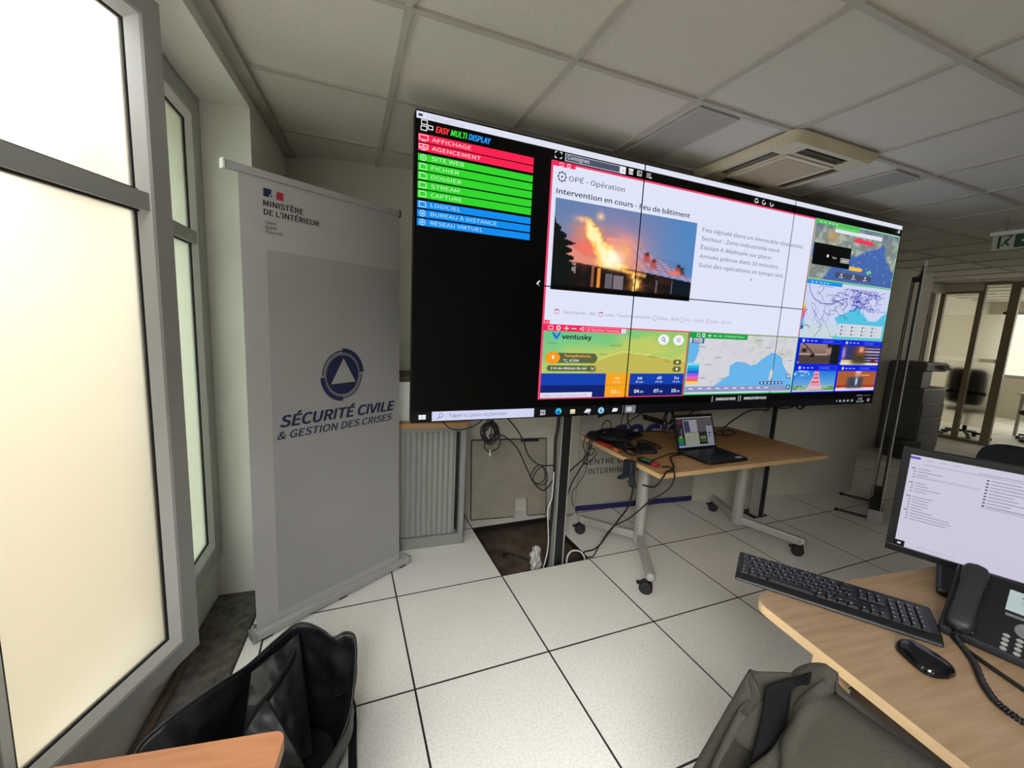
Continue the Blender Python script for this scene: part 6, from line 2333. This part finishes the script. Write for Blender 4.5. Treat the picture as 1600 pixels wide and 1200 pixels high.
def flap(u, v):
    a = Vector((1.060, -1.715, 0.900)).lerp(Vector((1.034, -1.625, 0.853)), u)
    b = Vector((1.020, -1.700, 0.70)).lerp(Vector((0.990, -1.622, 0.745)), u)
    p = a.lerp(b, v)
    p.z += 0.004 * math.sin(u * PI) - 0.004 * math.sin(v * 5)
    p.y += 0.006 * math.sin(v * PI)
    p.x += 0.010 * math.sin(u * 6)
    return p


t.grid(flap, 20, 16, M_olive)
t.build('collar_flap', jk, solid=0.004)
t = MB()


def lobe(u, v):
    a = u * PI * 1.1
    z = 0.868 - 0.34 * v
    r = 0.028 + 0.060 * v ** 0.8 + 0.010 * math.sin(a * 5 + v * 4)
    return Vector((1.006 - 0.075 * v - r * math.cos(a), -1.668 + 0.012 * v + r * math.sin(a) * 0.7, z - 0.05 * abs(math.cos(a)) * (1 - v)))


t.grid(lobe, 36, 36, M_olive)
t.build('sleeve', jk, solid=0.004)
t = MB()


def lining(u, v):
    a = Vector((1.050, -1.712, 0.918)).lerp(Vector((1.012, -1.668, 0.862)), u)
    b = Vector((0.968, -1.742, 0.62)).lerp(Vector((0.966, -1.690, 0.62)), u)
    p = a.lerp(b, v)
    p.x += 0.012 * math.sin(u * PI) + 0.004 * math.sin(v * 8)
    return p


t.grid(lining, 14, 20, mat('jacket black lining', '#060607', 0.85, noise=0.2, spec=0.2, scale=120))
o = t.build('lining', jk, solid=0.003)
o['label'] = 'black lining'

# ------------------------------------------------------------------ near table corner and the black bag
T2 = Matrix.Translation((0.243, -1.352, 0)) @ Matrix.Rotation(math.radians(-9), 4, 'Z')
nt_ = thing('orange_table', 'orange-brown table corner in the foreground beside the black bag', 'table', (-0.05, -1.75, 0), math.radians(-9))
out = []
rc = 0.018
for k in range(7):
    a = PI / 2 - PI / 2 * k / 6
    out.append((-rc + rc * math.cos(a), -rc + rc * math.sin(a)))
out += [(0.0, -0.60), (-0.36, -0.60), (-0.36, 0.0)]
M_orange = mat('cherry laminate', '#b97f58', 0.4, noise=0.12, scale=5, stretch=(2, 14, 1), col2='#a86f4b')
t = MB()
t.prism(out[::-1], DZ - 0.024, DZ, M_orange, T2)
t.build('tabletop', nt_, bevel=0.004)
for x, y in ((-0.06, -0.06), (-0.32, -0.06), (-0.06, -0.56), (-0.32, -0.56)):
    t = MB()
    t.cyl(T2 @ Vector((x, y, 0)), T2 @ Vector((x, y, DZ - 0.024)), 0.02, M_black, 16)
    t.build('leg', nt_)

bg = thing('black_bag', 'open black soft bag slumped on the floor by the window sill', 'bag', (0.12, -0.80, 0))
t = MB()
rim = [(-0.184, -0.812, 0.265), (-0.135, -0.775, 0.292), (-0.08, -0.737, 0.302), (-0.02, -0.69, 0.305), (0.042, -0.644, 0.305), (0.11, -0.585, 0.325), (0.174, -0.542, 0.345),
       (0.215, -0.556, 0.352), (0.26, -0.588, 0.343), (0.302, -0.632, 0.332), (0.344, -0.633, 0.342), (0.375, -0.672, 0.340),
       (0.372, -0.76, 0.28), (0.345, -0.86, 0.20), (0.27, -0.95, 0.16), (0.14, -0.99, 0.15), (0.0, -0.985, 0.16), (-0.10, -0.94, 0.19), (-0.165, -0.88, 0.23)]
bot = [(0.02, -0.86, 0.012), (0.02, -0.82, 0.008), (0.03, -0.77, 0.006), (0.05, -0.74, 0.006), (0.07, -0.71, 0.006), (0.11, -0.68, 0.006), (0.16, -0.65, 0.006),
       (0.20, -0.64, 0.006), (0.24, -0.65, 0.006), (0.27, -0.67, 0.006), (0.29, -0.69, 0.006), (0.30, -0.72, 0.006),
       (0.305, -0.78, 0.006), (0.29, -0.84, 0.006), (0.24, -0.91, 0.006), (0.15, -0.94, 0.006), (0.07, -0.94, 0.006), (0.03, -0.92, 0.008), (0.02, -0.89, 0.01)]
RS, BS = spl(rim, 5, True), spl(bot, 5, True)
NB = len(RS)


def bag(u, v):
    i = int(round(u * NB)) % NB
    p = RS[i].lerp(BS[i], v)
    c = Vector((0.12, -0.79, p.z))
    d = (p - c).normalized()
    wr = 0.016 * mnoise.noise(p * 11) + 0.010 * mnoise.noise(p * 27)
    return p + d * (0.02 * math.sin(PI * v) + wr * math.sin(PI * min(1, v + 0.15)))


vsb = [bag(i / NB, j / 21) for j in range(22) for i in range(NB)]
t.add(vsb, [(j * NB + i, j * NB + (i + 1) % NB, (j + 1) * NB + (i + 1) % NB, (j + 1) * NB + i) for j in range(21) for i in range(NB)], M_bagf, True)
t.add([bag(i / NB, 1.0) for i in range(NB)], [tuple(range(NB))], M_bagf)
t.build('body', bg, solid=0.004)
t = MB()
t.tube([p + Vector((0, 0, 0.003)) for p in RS], 0.0042, M_bagf, 7, closed=True)
t.build('rim_piping', bg)
t = MB()


def divider(u, v):
    tl, tr = Vector((0.060, -0.668, 0.302)), Vector((0.190, -0.572, 0.335))
    bl, br = Vector((0.045, -0.86, 0.10)), Vector((0.250, -0.83, 0.09))
    p = (tl.lerp(tr, u)).lerp(bl.lerp(br, u), v)
    p += Vector((0.0, -0.035, 0.02)) * math.sin(PI * u) * (0.4 + 0.6 * math.sin(PI * v))
    p += Vector((0.2, -0.6, 0.7)) * (0.012 * mnoise.noise(p * 14) + 0.007 * mnoise.noise(p * 33))
    return p


t.grid(divider, 36, 30, M_bagf)
dv = t.build('divider', bg, solid=0.004)
t = MB()
hp = [divider(0.06, 0.62), divider(0.22, 0.42), divider(0.45, 0.33), divider(0.75, 0.22), divider(0.93, 0.14)]
hp = spl([p + Vector((-0.003, -0.014, 0.012)) for p in hp], 6)
t.add([q for p in hp for q in (p + Vector((0, 0.004, 0.014)), p - Vector((0, 0.004, 0.014)))], [(2 * k, 2 * k + 1, 2 * k + 3, 2 * k + 2) for k in range(len(hp) - 1)], mat('black webbing', '#0d0e10', 0.8, noise=0.2, scale=200, bump=0.2), True)
t.build('handle', dv, solid=0.003)
t = MB()


def flapb(u, v):
    a, b, c_ = Vector((0.118, -0.79, 0.295)), Vector((0.03, -0.90, 0.20)), Vector((0.235, -0.93, 0.17))
    p = a.lerp(b.lerp(c_, u), v)
    p += Vector((0, -0.3, 1)) * (0.012 * math.sin(PI * v) + 0.006 * mnoise.noise(p * 25))
    return p


t.grid(flapb, 24, 20, M_bagf)
t.build('pocket_flap', bg, solid=0.004)
t = MB()
sp_ = spl([(0.318, -0.70, 0.16), (0.345, -0.655, 0.10), (0.362, -0.640, 0.055), (0.366, -0.690, 0.035), (0.362, -0.78, 0.022), (0.360, -0.88, 0.012), (0.35, -1.0, 0.006)], 8)
t.add([q for p in sp_ for q in (p + Vector((0.013, 0, 0.004)), p - Vector((0.013, 0, 0)))], [(2 * k, 2 * k + 1, 2 * k + 3, 2 * k + 2) for k in range(len(sp_) - 1)], mat('black webbing', '#0d0e10'), True)
t.build('shoulder_strap', bg, solid=0.003)
